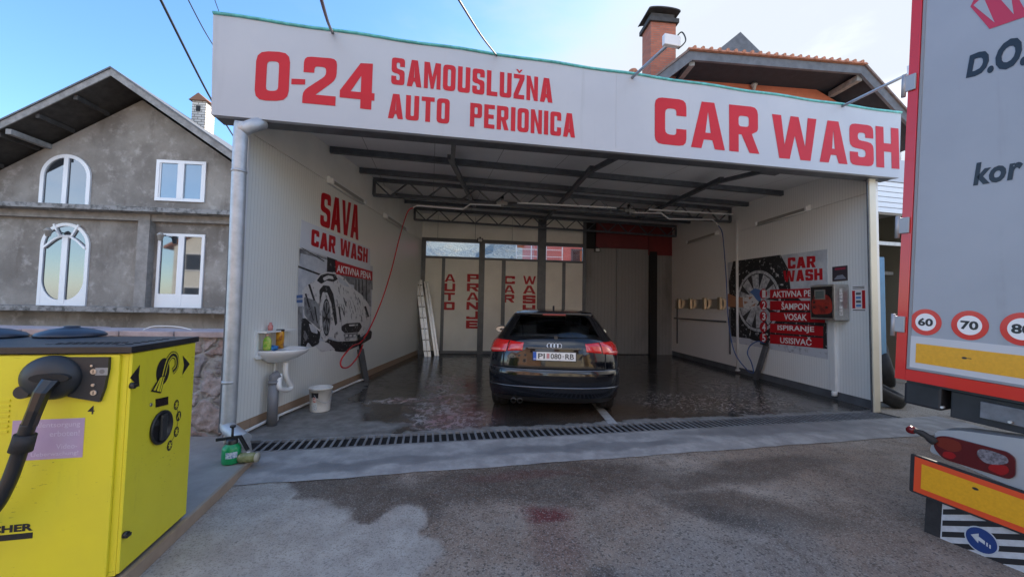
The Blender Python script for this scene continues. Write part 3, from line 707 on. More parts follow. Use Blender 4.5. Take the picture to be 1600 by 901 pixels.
# measured helper: photo pixel -> poster coordinates
po = thing('wall_poster', 'photo poster of a foam-covered sports car below red SAVA letters', 'poster', LW.P((ps0+ps1)/2, pz0, .01))
b = MB()
b.use(4).fpoly(LW, [PP(0, 0), PP(1, 0), PP(1, 1), PP(0, 1)], .004, .003)
def lay(mi, pix, o):
    b.use(mi).fpoly(LW, [LW.px(x, y) for x, y in pix], o)
zc_ = lambda *q: [(344+x/1.92, 234+y/1.92) for x, y in q]
def curve(mi, pts, o, r=.03): b.use(mi).fpoly(LW, rnd([LW.px(*q) for q in zc_(*pts)], r), o)
curve(3, [(237, 296), (456, 372), (457, 420), (360, 395), (345, 372), (237, 380)], .0050, 0)
curve(4, [(240, 310), (320, 330), (318, 376), (280, 372), (236, 352)], .0053, 0)
curve(2, [(237, 291), (240, 291), (312, 333), (311, 336)], .0056, 0)
curve(2, [(320, 318), (350, 328), (350, 385), (320, 378)], .0056, 0)
curve(3, [(400, 388), (450, 400), (452, 470), (402, 455)], .0053, 0)
for x0 in (405, 414, 424, 436): curve(2, [(x0, 388), (x0+3, 389), (x0+3, 468), (x0, 466)], .0056, 0)
curve(4, [(233, 350), (298, 374), (282, 400), (246, 420), (245, 470), (231, 470)], .0054, 0)
curve(2, [(233, 347), (300, 372), (298, 377), (233, 353)], .0058, 0)
curve(5, [(228, 436), (246, 434), (246, 458), (228, 458)], .0062, 0); curve(4, [(228, 445), (246, 444), (246, 449), (228, 450)], .0065, 0)
curve(3, [(232, 470), (246, 468), (250, 600), (232, 610)], .0054, 0)
curve(2, [(243, 505), (262, 505), (300, 548), (296, 580), (275, 592), (262, 575), (250, 606), (240, 604)], .0062, .04)
curve(4, [(264, 520), (288, 530), (292, 552), (272, 546)], .0066, .03); curve(3, [(252, 540), (262, 560), (256, 575), (248, 560)], .0066, .02)
curve(2, [(300, 560), (352, 575), (410, 572), (448, 540), (455, 545), (452, 566), (420, 585), (372, 606), (345, 604), (318, 580)], .0060, .04)
curve(1, [(300, 572), (325, 580), (345, 600), (300, 606), (285, 590)], .0064, .04)
curve(1, [(246, 430), (250, 415), (264, 402), (284, 392), (296, 374), (318, 366), (345, 368), (372, 384), (392, 410), (425, 436), (444, 462), (451, 495), (446, 525), (428, 552), (400, 570), (362, 574), (335, 564), (300, 548), (262, 512), (249, 500)], .0070, .03)
curve(3, [(250, 440), (285, 452), (298, 470), (298, 540), (262, 508), (251, 495)], .0074, .03)
for q in (((262, 404), (268, 402), (284, 452), (278, 452)), ((252, 432), (257, 430), (270, 478), (265, 478)), ((280, 470), (284, 470), (292, 520), (288, 518)), ((268, 482), (271, 482), (280, 512), (277, 511))): curve(2, q, .0080, 0)
curve(2, [(288, 392), (300, 376), (320, 370), (343, 373), (352, 388), (338, 396), (318, 392), (302, 402)], .0078, .02)
curve(1, [(306, 384), (322, 376), (336, 379), (340, 388), (324, 386), (310, 393)], .0082, .02)
curve(4, [(350, 378), (372, 392), (388, 412), (372, 408), (354, 396)], .0080, .02)
curve(2, [(296, 420), (308, 406), (326, 408), (338, 432), (346, 480), (350, 520), (344, 528), (338, 500), (332, 460), (320, 428), (306, 426), (300, 450), (297, 470)], .0079, .02)
def ello(mi, cx, cy, rx, ry, o, n=26, rot=0): b.use(mi).fpoly(LW, [LW.px(*q) for q in zc_(*[(cx+rx*math.cos(2*math.pi*k/n)+rot*math.sin(2*math.pi*k/n)*ry, cy+ry*math.sin(2*math.pi*k/n)) for k in range(n)])], o)
ello(1, 314, 502, 18, 72, .0083); ello(2, 317, 502, 12.5, 56, .0087); ello(3, 317, 502, 11, 50, .0090)
for k in range(7):
    a = 2*math.pi*k/7+.3; curve(2, [(317, 502), (317+10*math.cos(a-.22), 502+46*math.sin(a-.22)), (317+10*math.cos(a+.22), 502+46*math.sin(a+.22))], .0093, 0)
ello(2, 317, 502, 3.2, 12, .0096)
random.seed(21)
for k in range(46):   # foam runs on the bonnet
    u_ = random.random(); x = 345+u_*92; y0 = 402+u_*42+random.uniform(0, 75); ln = random.uniform(6, 26); wd = random.uniform(.8, 2.2); dx = ln*.22
    if y0+ln > 512: continue
    curve(2 if random.random() < .75 else 3, [(x, y0), (x+wd, y0+1), (x+dx+wd*.6, y0+ln), (x+dx, y0+ln)], .0084+.00003*k, 0)
curve(2, [(362, 528), (378, 520), (418, 518), (424, 530), (414, 546), (372, 550), (362, 540)], .0102, .02); curve(3, [(368, 552), (412, 548), (404, 562), (372, 566)], .0102, .02)
curve(1, [(384, 524), (412, 522), (410, 527), (386, 529)], .0105, .01)
for x0 in (374, 386, 398): curve(1, [(x0, 554), (x0+7, 553), (x0+7, 560), (x0, 561)], .0105, 0)
curve(2, [(430, 470), (436, 468), (446, 500), (440, 502)], .0102, .01); curve(2, [(352, 470), (356, 470), (362, 510), (357, 508)], .0102, 0)
b.use(0).fpoly(LW, [LW.px(470, 343), LW.px(577, 388), LW.px(578, 424), LW.px(467, 386)], .0110, .003)
b.use(6).fpoly(LW, [LW.px(523, 407), LW.px(581, 424), LW.px(581, 438), LW.px(524, 428)], .0120, .003)
b.build('printed_panel', PM, po, recalc=False)
me = word(LW, 'SAVA', (500, 352), (562, 322), .004, br=(563, 376.5), tl=(501, 299), w=.5, t=.17, gap=.03); link('lettering', me, M_red, po)
me = word(LW, 'CAR', (486, 383), (525, 370), .0125, br=(526, 397), tl=(486, 357), w=.6, t=.23, gap=.07); me2 = word(LW, 'WASH', (531, 398), (575, 389), .0125, br=(575, 411), tl=(531, 371.5), w=.5, t=.2, gap=.06)
link('lettering', me, M_red, po); link('lettering', me2, M_red, po)
me = word(LW, 'AKTIVNA PENA', (526, 425), (580, 426), .0135, block=False, bold=.02, br=(580, 436.5), tl=(526, 413)); link('caption', me, M_ltext, po)

def tube_light(fr, pix, label):
    (x0, y0), (x1, y1) = pix; s0, z0 = fr.px(x0, y0); s1, z1 = fr.px(x1, y1); z = (z0+z1)/2
    t = thing('tube_light', label, 'tube light', fr.P((s0+s1)/2, z, 0), 'fluorescent tube lights on the side walls')
    b = MB(); b.fbox(fr, s0, s1, z-.055, z+.05, .003, .06, .008); b.build('housing', M_plastic, t)
    b = MB(); b.fbox(fr, min(s0, s1)+.05, max(s0, s1)-.05, z-.055, z+.008, .0605, .072); b.build('reflector', mat('reflector_grey', (.30, .30, .28), .3), t)
    b = MB(); b.cyl(fr.P(s0+.04, z-.062, .075), fr.P(s1-.04, z-.062, .075), .014, n=12); b.build('lamp_tube', mat('tube_glass', (0.62, 0.63, 0.6), 0.25), t)
    for s in (s0, s1-.04):
        b = MB(); b.fbox(fr, s, s+.04, z-.06, z+.02, .06, .105, .006); b.build('end_cap', M_plastic, t)
tube_light(LW, ((510, 279), (564, 315)), 'unlit tube light above the red SAVA letters')
tube_light(LW, ((598, 337), (631, 356)), 'unlit tube light high on the left wall behind the red hose')
tube_light(RW, ((1268, 326), (1186, 347)), 'unlit tube light above the wheel poster on the right wall')
tube_light(RW, ((1124, 365), (1077, 376)), 'unlit tube light above the clamp rack on the right wall')

# wash basin
sx0, sz0 = LW.px(408, 556); sx1, _ = LW.px(455, 552); smid = (sx0+sx1)/2; zr = 0.86
smid = LW.px(444, 553, .15)[0]; zr = LW.px(425, 549, .2)[1]
ba = thing('wash_basin', 'small white wash basin on the left wall with bottles on it', 'wash basin', LW.P(smid, 0.1, .2))
b = MB()
n = 28; prof = [(1.0, 0.0), (1.0, -.012), (.93, -.05), (.70, -.105), (.38, -.15), (.16, -.17), (0, -.17)]
inn = [(.93, 0.0), (.88, -.02), (.70, -.07), (.4, -.10), (0, -.105)]
def dshape(k, i):
    a = math.pi*i/(n-1); return LW.d*(-.29*k*math.cos(a)) + LW.n*(.40*k*(math.sin(a)**.8))
for pr, fl in ((prof, 1), (inn, 0)):
    rings = [[b.bm.verts.new(LW.P(smid, zr+h, .012)+dshape(max(k, .001), i)) for i in range(n)] for k, h in pr]
    for A, B in zip(rings, rings[1:]):
        for i in range(n):
            j = (i+1) % n; b.bm.faces.new((A[i], A[j], B[j], B[i])).smooth = True
    if fl: R0 = rings[0]
    else:
        for i in range(n):
            j = (i+1) % n; b.bm.faces.new((R0[i], R0[j], rings[0][j], rings[0][i]))
b.build('bowl', mat('white_ceramic', (0.80, 0.81, 0.82), 0.12), ba)
b = MB()
for s in (smid-.30, ): b.fbox(LW, s-.02, s+.02, zr-.07, zr+.22, .002, .03)
b.fbox(LW, smid-.30, smid+.27, zr+.20, zr+.218, .002, .13); b.fbox(LW, smid-.30, smid+.1, zr-.09, zr-.05, .002, .05); b.build('back_shelf', M_plastic, ba)
pp = LW.px(427, 596, .1); pb = LW.P(pp[0]-.02, 0, .12)
b = MB(); c0 = LW.P(smid-.02, zr-.16, .19)
b.tube([c0, c0-V((0, 0, .12)), c0+LW.d*.05-V((0, 0, .22)), c0+LW.d*.12-V((0, 0, .30)), c0+LW.d*.06-V((0, 0, .33)), c0-LW.d*.10-V((0, 0, .27)), pb+LW.n*.03+LW.d*.05+V((0, 0, .60))], .030, 12, 6); b.build('siphon', M_plastic, ba)
b = MB(); b.cyl(pb+V((0, 0, ZF)), pb+V((0, 0, .52)), .055, n=18); b.cyl(pb+V((0, 0, .50)), pb+V((0, 0, .535)), .062, n=18); b.tube([pb+V((0, 0, .53)), pb+V((0, 0, .575)), pb+LW.n*.03+LW.d*.04+V((0, 0, .60))], .05, 14, 4)
b.build('waste_pipe', mat('grey_pvc', (0.17, 0.175, 0.19), 0.4, var=.1), ba)
b = MB(); q = LW.P(pp[0]+.12, 0, .03); b.cyl(q+V((0, 0, .12)), q+V((0, 0, zr-.06)), .014, n=10)
b.build('water_pipe', M_plastic, ba)
b = MB(); b.tube([LW.P(-.02, .06, .05), LW.P(.6, .07, .04), LW.P(1.2, .065, .05), LW.P(2.55, .065, .05), LW.P(2.75, .08, .1), LW.P(2.9, .07, .12)], .017, 8, 5)
b.tube([q+V((0, 0, .20)), q+V((0, 0, .07)), q+LW.n*.06+V((0, 0, .06))], .026, 10, 3)
tag(b.build('floor_pipe', M_plastic), 'white plastic pipe laid on the floor along the left wall', 'pipe')

def shelf_pt(px, py, o, z=None):
    s, zz = LW.px(px, py, o); return LW.P(s, zr+.0 if z is None else z, o)
# bottles on the basin
c0 = LW.P(LW.px(416, 540, .08)[0], zr+.004, .09)
t = thing('soap_bottle', 'green bottle with white cap on the basin rim', 'bottle', c0)
b = MB(); b.lathe(c0, [(0, 0), (.042, 0), (.046, .02), (.046, .10), (.036, .135), (.018, .15), (.018, .16)], 18, sy=.7); b.build('body', mat('green_soap', (0.16, 0.42, 0.03), 0.25, c2=(0.42, 0.5, 0.1), vs=25, ramp=(.45, .6)), t)
b = MB(); b.cyl(c0+V((0, 0, .158)), c0+V((0, 0, .185)), .02, .014, 14); b.build('cap', mat('pale_pink', (0.62, 0.40, 0.36), .4), t)
c0 = LW.P(LW.px(437, 540, .10)[0], zr+.004, .10)
t = thing('cleaner_can', 'orange yellow cleaner tin beside the blue cloth on the basin', 'can', c0)
b = MB(); b.lathe(c0, [(0, 0), (.043, 0), (.043, .195), (.04, .2), (0, .2)], 20); b.build('body', mat('orange_tin', (0.62, 0.30, 0.015), .3, c2=(0.30, 0.09, 0.02), vs=20, ramp=(.4, .5)), t)
b = MB(); b.cyl(c0+V((0, 0, .2)), c0+V((0, 0, .222)), .044, n=20); b.build('lid', M_black, t)
c0 = LW.P(LW.px(427, 545, .13)[0], zr+.025, .13)
b = MB(); 
bmesh.ops.create_icosphere(b.bm, subdivisions=3, radius=.055, matrix=Matrix.Translation(c0) @ Matrix.Diagonal((.9, .8, .55, 1)))
for v in b.bm.verts: v.co += (v.co-c0)*0.25*math.sin(v.co.x*130)*math.cos(v.co.z*170+v.co.y*90)
tag(b.build('cloth', mat('blue_cloth', (0.03, 0.16, 0.42), .8), smooth=60), 'crumpled blue cloth between green bottle and orange tin', 'cloth')
c0 = LW.P(LW.px(421, 516, .05)[0], zr+.222, .06)
b = MB(); b.lathe(c0, [(0, 0), (.026, 0), (.028, .05), (.014, .07), (.014, .09), (0, .09)], 14)
tag(b.build('small_bottle', mat('pink_bottle', (0.55, 0.22, 0.2), .35)), 'small pink bottle on the shelf above the basin', 'bottle')

# bucket
c0 = gnd(500, 641, ZF); c0.z = ZF
t = thing('paint_bucket', 'white plastic paint bucket with wire handle and torn label', 'bucket', c0)
b = MB(); b.lathe(c0, [(0, .002), (.115, .002), (.12, .015), (.138, .29), (.146, .29), (.146, .305), (.134, .305), (.118, .03), (0, .03)], 36); b.build('tub', mat('dirty_white_tub', (0.76, 0.76, 0.74), .35, c2=(0.60, 0.60, 0.58), vs=9, ramp=(.3, .55)), t)
b = MB()
cv = (CAM-c0); a0 = math.atan2(cv.y, cv.x)
def bpt(a, z, e=.0015):
    r = .12+(.138-.12)*(z-.015)/.275+e; return c0+V((r*math.cos(a), r*math.sin(a), z))
def band(b, a1, a2, z1, z2, e=.0015, k=8):
    for i in range(k):
        q1, q2 = a1+(a2-a1)*i/k, a1+(a2-a1)*(i+1)/k; b.face([bpt(q1, z1, e), bpt(q2, z1, e), bpt(q2, z2, e), bpt(q1, z2, e)])
band(b, a0-.9, a0-.2, .19, .255); b.use(1); band(b, a0-.75, a0-.4, .135, .20, .0022); b.use(2); band(b, a0-.9, a0-.3, .03, .13)
b.build('label', [M_ink, mat('label_red', (0.5, 0.08, 0.03), .5, c2=(.7, .7, .7), vs=60), mat('label_pale', (0.62, 0.66, 0.68), .5, c2=(.3, .33, .36), vs=70, ramp=(.35, .5))], t)
b = MB(); rr = V((math.cos(a0+1.3), math.sin(a0+1.3), 0)); ff = V((math.cos(a0), math.sin(a0), 0))
b.tube([c0+rr*.146+V((0, 0, .265)), c0+rr*.10+ff*.13+V((0, 0, .14)), c0-rr*.02+ff*.16+V((0, 0, .16)), c0-rr*.09+ff*.12+V((0, 0, .25))], .0035, 6, 6); b.build('wire_handle', M_galv, t)

# left lance holder and red hose with swing arm
lp = LW.px(570, 596, .12); lb = LW.P(lp[0], ZF, .14)
t = thing('lance_holder', 'dark tube lance holder leaning on the left wall under the red hose', 'lance holder', lb)
b = MB(); b.bar(lb, LW.P(lp[0]-.10, .62, .06), .085, .085); b.build('holder_tube', mat('dark_tube', (0.10, 0.105, 0.115), .4, .3, var=.2), t)
b = MB(); b.bar(LW.P(lp[0]-.09, .58, .07), LW.P(lp[0]-.17, .88, .05), .035, .035); b.cyl(LW.P(lp[0]-.2, .82, .10), LW.P(lp[0]-.05, .78, .10), .03, n=10)
b.build('spray_gun', M_black, t)
T1p = Fr(gp(0, T1[2]-.08, 0), FU, (0, -1, 0))
def w1(x, y): return T1p.W(x, y)
tip = w1(645, 324)
hose = [tip+V((0, 0, -.01)), w1(636, 333)-V((0, .0, 0)), LW.W(624, 372, .25), LW.W(612, 420, .2), LW.W(598, 465, .16), LW.W(580, 508, .14), LW.W(565, 533, .12), LW.W(550, 541, .16), LW.W(534, 560, .24), LW.W(534, 573, .28), LW.W(546, 572, .26), LW.W(560, 555, .2), LW.W(567, 538, .12)]
b = MB(); b.tube(hose, .012, 8, 8); tag(b.build('pressure_hose', mat('red_hose', (0.55, 0.012, 0.02), .35)), 'red pressure hose hanging from the ceiling arm by the left wall', 'hose')
def arm(pts, pivot, label):
    t = thing('swing_arm', label, 'swing arm', pivot, 'ceiling swing arms for the hoses')
    b = MB(); b.tube(pts, .016, 8); b.build('arm_pipe', mat('arm_paint', (.72, .73, .73), .35), t)
    b = MB(); b.cyl(pivot-V((0, 0, .07)), pivot+V((0, 0, .09)), .03, n=14); b.fbox(T1p, *(lambda s: (s-.12, s+.10))(T1p.px(*pv)[0]), pivot.z-.02, pivot.z+.04, -.03, .03); b.build('swivel', M_stainless, t)
    b = MB(); b.bar(pivot+V((0, 0, .05)), pivot+V((0, .09, .16)), .05, .05); b.build('bracket', M_black, t)
pv = (785, 318); arm([tip, w1(652, 321), w1(723, 327), w1(735, 319), w1(783, 321)], w1(*pv), 'white cranked swing arm feeding the red hose')
pv = (984, 330); tip2 = w1(1122, 352); arm([w1(988, 332), w1(1033, 333), w1(1045, 342), w1(1113, 343), tip2], w1(*pv), 'white cranked swing arm feeding the blue hose')
b = MB(); b.bar(w1(808, 317), w1(963, 325), .035, .03); b.bar(w1(1013, 327.5), w1(1152, 335.5), .035, .03); b.use(1).bar(w1(795, 316.5), w1(808, 317), .02, .02).bar(w1(963, 325), w1(1013, 327.5), .025, .025)
tag(b.build('supply_pipe', [M_white, M_black]), 'long white supply pipe fixed along the front truss', 'pipe')

# aluminium ladder folded in the back left corner
LD = Fr(atY(668, 556, 10.35), V((0.94, 0.12, 0)), (0, -1, 0))
lb = gnd(668, 557, ZF); lb.z = ZF
ltop = atY(654, 437, lb.y+.25)
t = thing('folding_ladder', 'folded aluminium ladder leaning in the back left corner', 'ladder', lb)
ax = (ltop-lb); xs = V((1, .1, 0)).normalized()
for k, (ox, oy) in enumerate(((-.085, 0), (.01, 0), (.075, .17), (.145, .17))):
    b = MB(); off = xs*ox+V((0, oy, 0)); tilt = xs*(-.05 if oy else 0)
    b.obox(lb+off+tilt*-1.5, xs*(.06 if oy else .085), V((0, .025, 0)), ax*(0.985 if oy else 1)+tilt, .003); b.build('rail', M_alu, t)
for i in range(7):
    p = lb+ax*(0.07+i*.143); b = MB()
    b.cyl(p+xs*-.04+V((0, .02, 0)), p+xs*-.04+V((0, .2, 0)), .014, n=8); b.cyl(p+xs*.055+V((0, .02, 0)), p+xs*.055+V((0, .2, 0)), .014, n=8); b.build('rung', M_alu, t)
    for ox in (-.062, -.02, .035, .072):
        b = MB(); b.cyl(p+xs*ox+V((0, -.004, 0)), p+xs*ox+V((0, .001, 0)), .017, n=8); b.build('rung_plug', M_black, t)

# floodlights at the back
def flood(px, py, label):
    p = BW.W(px, py, .03); t = thing('floodlight', label, 'floodlight', p, 'small black floodlights on the back wall')
    s, z = BW.px(px, py, 0); b = MB(); b.fbox(BW, s-.085, s+.085, z-.06, z+.06, .055, .10, .008); b.build('housing', M_black, t)
    b = MB(); b.fbox(BW, s-.06, s+.06, z-.045, z+.04, .101, .104); b.build('lens', mat('flood_lens', (.65, .66, .64), .2), t)
    b = MB(); b.fbox(BW, s-.02, s+.02, z+.02, z+.10, .0, .06); b.build('bracket', M_black, t)
flood(750, 376, 'small black floodlight above the AUTO PRANJE doors'); flood(932, 391, 'small black floodlight under the dark red panel')

# ================================================================ things on the right wall
b = MB(); p = RW.px(1152, 460, .03); b.cyl(RW.P(p[0], .10, .03), RW.P(p[0], T1[1].z-.30, .03), .028, n=12)
b.cyl(RW.P(p[0], .08, .03), RW.P(p[0], .11, .03), .05, n=12)
tag(b.build('wall_pipe', M_white), 'white vertical pipe on the right wall left of the wheel poster', 'pipe')
b = MB(); p = RW.px(1303, 560, .03); b.fbox(RW, p[0]-.03, p[0]+.03, .14, 1.30, .002, .045); b.cyl(RW.P(p[0], .09, .03), RW.P(p[0], .16, .03), .04, n=12)
tag(b.build('cable_duct', M_white), 'white cable duct running down the right wall below the coin terminal', 'cable duct')
# mat clamp rack
r0, z1 = RW.px(1135, 467); r1, _ = RW.px(1056, 467); z0 = RW.px(1100, 482)[1]; z1 = RW.px(1100, 467.5)[1]
t = thing('mat_rack', 'steel mat clamp rack on the right wall beside the wheel poster', 'mat rack', RW.P((r0+r1)/2, z0, 0))
b = MB(); b.fbox(RW, r0, r1, z0, z0+.05, .004, .03); b.fbox(RW, r0, r1, z1-.03, z1, .004, .03); b.fbox(RW, r0, r1, z0+.05, z1-.03, .002, .012); b.build('rail', M_stainless, t)
for x in (1061, 1079, 1101, 1125):
    s = RW.px(x, 475, .06)[0]; b = MB(); b.fbox(RW, s-.05, s+.05, z0-.02, z1+.04, .03, .10, .006); b.build('clamp', mat('brass_clamp', (.50, .44, .32), .3, .8), t)
b = MB(); zz = RW.px(1100, 500)[1]; b.fbox(RW, r0, r1+.05, zz-.02, zz+.02, .004, .04)
for x in (1058, 1140):
    s, ztop = RW.px(x, 487, .02); b.fbox(RW, s-.02, s+.02, .42, z0, .004, .03)
b.build('lower_frame', M_steel2, t)
# wheel poster
po = thing('wall_poster', 'poster of a hand washing a wheel with red numbered programme bars', 'poster', RW.P(RW.px(1215, 500)[0], .6, .01))
M_skin = mat('poster_skin', (.42, .20, .11), .5); M_snow = mat('poster_concrete', (.55, .57, .62), .5, c2=(.25, .26, .29), vs=9, ramp=(.30, .45))
PM2 = [M_banner, M_foamw, M_foamd, mat('poster_rim', (.62, .63, .65), .5, c2=(.26, .27, .29), vs=14, spec=.2), M_plight, M_pblue, M_red, M_skin, M_ink, M_snow, mat('poster_tyre', (.022, .022, .024), .5, c2=(.55, .55, .55), vs=12, ramp=(.36, .42), spec=.2)]
b = MB()
def layr(mi, pix, o, th=0.0): b.use(mi).fpoly(RW, [RW.px(x, y) for x, y in pix], o, th)
layr(4, [(1137, 410), (1293, 389), (1294, 560), (1142, 533)], .004, .003)
layr(2, [(1146, 408), (1220, 398), (1232, 420), (1236, 455), (1292, 505), (1293, 545), (1143, 525), (1139, 440)], .005)
layr(9, [(1142, 530), (1180, 528), (1294, 547), (1294, 561), (1142, 534)], .0055)
cx, cz = RW.px(1184, 470); rx = abs(RW.px(1140, 470)[0]-RW.px(1228, 470)[0])/2; rz = abs(RW.px(1184, 407)[1]-RW.px(1184, 533)[1])/2
def ell(k, o, mi, a0=0, a1=2*math.pi, n=40, kx=1.0): b.use(mi).fpoly(RW, [(cx+rx*k*kx*math.cos(a0+(a1-a0)*i/n), cz+rz*k*math.sin(a0+(a1-a0)*i/n)) for i in range(n)], o)
ell(1.0, .0065, 10); ell(.76, .0072, 3); ell(.69, .0078, 8)
for i in range(10):
    a = 2*math.pi*i/10+.2; w0, w1_ = .075, .16
    q = [(cx+rx*(k*math.cos(a)-s_*math.sin(a)), cz+rz*(k*math.sin(a)+s_*math.cos(a))) for k, s_ in ((.12, -w0), (.66, -w1_*.8), (.66, w1_*.8), (.12, w0))]
    b.use(3).fpoly(RW, q, .0084)
ell(.19, .009, 3); ell(.12, .0094, 8)
b.use(7).fpoly(RW, rnd([RW.px(*q) for q in ((1137.5, 458), (1150, 463), (1162, 465), (1172, 462), (1176, 470), (1172, 479), (1158, 480), (1138, 479))], .04), .0100)
b.use(1).fpoly(RW, rnd([RW.px(*q) for q in ((1161, 464), (1168, 460), (1178, 461), (1187, 466), (1186, 474), (1180, 480), (1170, 483), (1162, 480))], .05), .0106)
for q in (((1163, 470), (1170, 472), (1164, 475)), ((1174, 478), (1182, 473), (1180, 478)), ((1170, 464), (1177, 463), (1172, 468))): b.use(7).fpoly(RW, [RW.px(*k) for k in q], .0109)
b.use(5).fpoly(RW, rnd([RW.px(*q) for q in ((1172, 456), (1180, 450), (1190, 453), (1191, 464), (1187, 472), (1181, 466), (1178, 461))], .04), .0112)
rows = [(452, 467, 453, 466), (470.5, 484.5, 469, 483.5), (488, 501.5, 487, 502), (505.5, 521, 508, 525), (523, 537.5, 527, 545)]
rows = [((1204, 452.5), (1204, 466.5), (1290, 449.5), (1290, 465)), ((1204, 470), (1204, 484), (1290, 469.5), (1290, 485)), ((1204, 487.5), (1204, 501), (1290, 488.5), (1290, 504)), ((1204, 505), (1204, 519), (1287, 509.5), (1287, 525)), ((1204, 522), (1204, 536), (1287, 528), (1287, 544))]
for (a_, b_, c_, d_) in rows: layr(6, [a_, b_, d_, c_], .0125, .002)
for i, yy in enumerate((459, 476.5, 494, 511, 527.5)):
    s, z = RW.px(1193.5, yy); b.use(6).fpoly(RW, [(s+.105*math.cos(2*math.pi*k/24), z+.105*math.sin(2*math.pi*k/24)) for k in range(24)], .0125, .002)
b.build('printed_panel', PM2, po, recalc=False)
def rword(sx, bl, tr, br, tl, mt, block=False, o=.0135, bold=.02, **k): return word(RW, sx, bl, tr, o, block=block, bold=bold, br=br, tl=tl, **k)
ms = [rword('CAR', (1231, 420), (1274.5, 399.5), (1274.5, 417.5), (1231, 402.5), 0, True, .006, w=.62, t=.24), rword('WASH', (1224, 440.5), (1285, 419), (1285, 437), (1226, 423), 0, True, .006, w=.58, t=.22)]
[link('lettering', x_, M_red, po) for x_ in ms]
ms = [rword('AKTIVNA PENA', (1207, 464.5), (1287, 452), (1287, 462.5), (1207, 455), 0), rword('ŠAMPON', (1221, 483.5), (1264, 471.5), (1264, 484), (1221, 471), 0), rword('VOSAK', (1225, 499.5), (1261, 490.5), (1261, 501), (1225, 489.5), 0),
      rword('ISPIRANJE', (1215, 517.5), (1272, 510), (1272, 521), (1215, 507.5), 0), rword('USISIVAČ', (1219, 535.5), (1268, 526.5), (1268, 540), (1219, 523.5), 0)]
for i, yy in enumerate((459, 476.5, 494, 511, 527.5)): ms.append(rword(str(i+1), (1190.8, yy+6), (1196.2, yy-6), (1196.2, yy+6), (1190.8, yy-6), 0, bold=.03))
[link('caption', x_, M_ltext, po) for x_ in ms]
# coin terminal
D = .26
tn = RW.px(1303.5, 470, D); s1 = RW.px(1266, 470, D)[0]; s0 = tn[0]; zt = RW.px(1303.5, 443.5, D)[1]; zb = RW.px(1303.5, 500, D)[1]
t = thing('coin_terminal', 'stainless coin terminal with black and red glass front on the right wall', 'terminal', RW.P((s0+s1)/2, zb, D/2))
b = MB(); b.fbox(RW, s0, s1, zb, zt, .016, D, .008); b.build('cabinet', M_stainless, t)
b = MB(); b.fbox(RW, s0+.03, s1-.02, zb+.03, zt-.03, D+.001, D+.006)
b.build('front_glass', mat('terminal_front', (.012, .012, .014), .15), t)
M_flame = mat('terminal_red', (.36, .03, .02), .3, c2=(.08, .01, .01), vs=9, ramp=(.3, .55))
b = MB(); sc = (s0+s1)/2; W2 = (s1-s0)
b.fpoly(RW, rnd([(s0+.07*W2, zb+.1), (s1-.1*W2, zb+.08), (s1-.06*W2, zb+.3), (sc+.25*W2, zb+.44), (sc-.3*W2, zb+.40), (s0+.06*W2, zb+.28)], .08), D+.0085); b.build('red_graphic', M_flame, t)
b = MB(); b.fbox(RW, sc-.16*W2, sc+.28*W2, zt-.24, zt-.08, D+.006, D+.012); b.use(1).fbox(RW, sc-.12*W2, sc+.24*W2, zt-.22, zt-.10, D+.012, D+.0135); b.build('screen', [M_stainless, mat('lcd', (.10, .12, .11), .2)], t)
for sx, zz in ((.30, .36), (.30, .28), (.30, .20), (-.22, .20)):
    b = MB(); c_ = RW.P(sc+sx*W2, zb+zz, D+.006); b.cyl(c_, c_+RW.n*.012, .020, n=14); b.build('button', mat('button_black', (.03, .012, .012), .3), t)
TF = Fr(RW.P(s0, 0, 0), RW.n*-1, (0, -1, 0)); TF.n = -RW.d
ms = []
for i, ch in enumerate('CAR WASH'):
    if ch == ' ': continue
    zc_ = zb+.07+(zt-zb-.14)*(i+.5)/8
    me = curve_mesh(glyph(ch, .6, .2, .1)); hgt = .05
    xs_ = [v.co.x for v in me.vertices]; ys_ = [v.co.y for v in me.vertices]
    for v in me.vertices:   # turned a quarter, reading upwards
        u_, v_ = (v.co.x-min(xs_))/(max(xs_)-min(xs_)), v.co.y
        v.co = RW.P(s0, zc_-.02+u_*.04, D*.62-v_*-.055-.03) - RW.d*.0105
    ms.append(me)
link('lettering', joinm(ms[:3]), mat('etched', (.72, .72, .72), .5), t); link('lettering', joinm(ms[3:]), mat('etched', (.72, .72, .72), .5), t)
# small signs
sa, za = RW.px(1288.5+12, 437.5); s_a, z_a = RW.px(1325, 438); s_b, z_b = RW.px(1301, 417)
b = MB(); b.fbox(RW, s_a, s_b, z_a, z_b, .003, .008); b.use(1).fpoly(RW, [(s_a+.02, z_a+.03), (s_b-.03, z_a+.03), (s_b-.09, z_a+.09), (s_a+.08, z_a+.10)], .0095); b.use(2).fbox(RW, s_a+.03, s_b-.05, z_b-.06, z_b-.025, .008, .0095)
tag(b.build('photo_plaque', [mat('plaque_dark', (.045, .035, .045), .4), mat('plaque_grey', (.25, .26, .32), .4), mat('plaque_red', (.28, .03, .06), .4)]), 'small dark photo plaque above the terminal right edge', 'sign')
s_a, z_a = RW.px(1355, 487); s_b, z_b = RW.px(1330, 446); Ws, Hs = s_b-s_a, z_b-z_a
t = thing('notice_sign', 'red and white notice sheet on the wall right of the terminal', 'sign', RW.P((s_a+s_b)/2, z_a, 0))
b = MB(); b.fbox(RW, s_a, s_b, z_a, z_b, .003, .006); b.use(1).fbox(RW, s_a+.02, s_b-.02, z_a+.12*Hs, z_a+.80*Hs, .006, .0075); b.use(0).fbox(RW, s_a+.28*Ws, s_b-.28*Ws, z_a+.13*Hs, z_a+.79*Hs, .0075, .009)
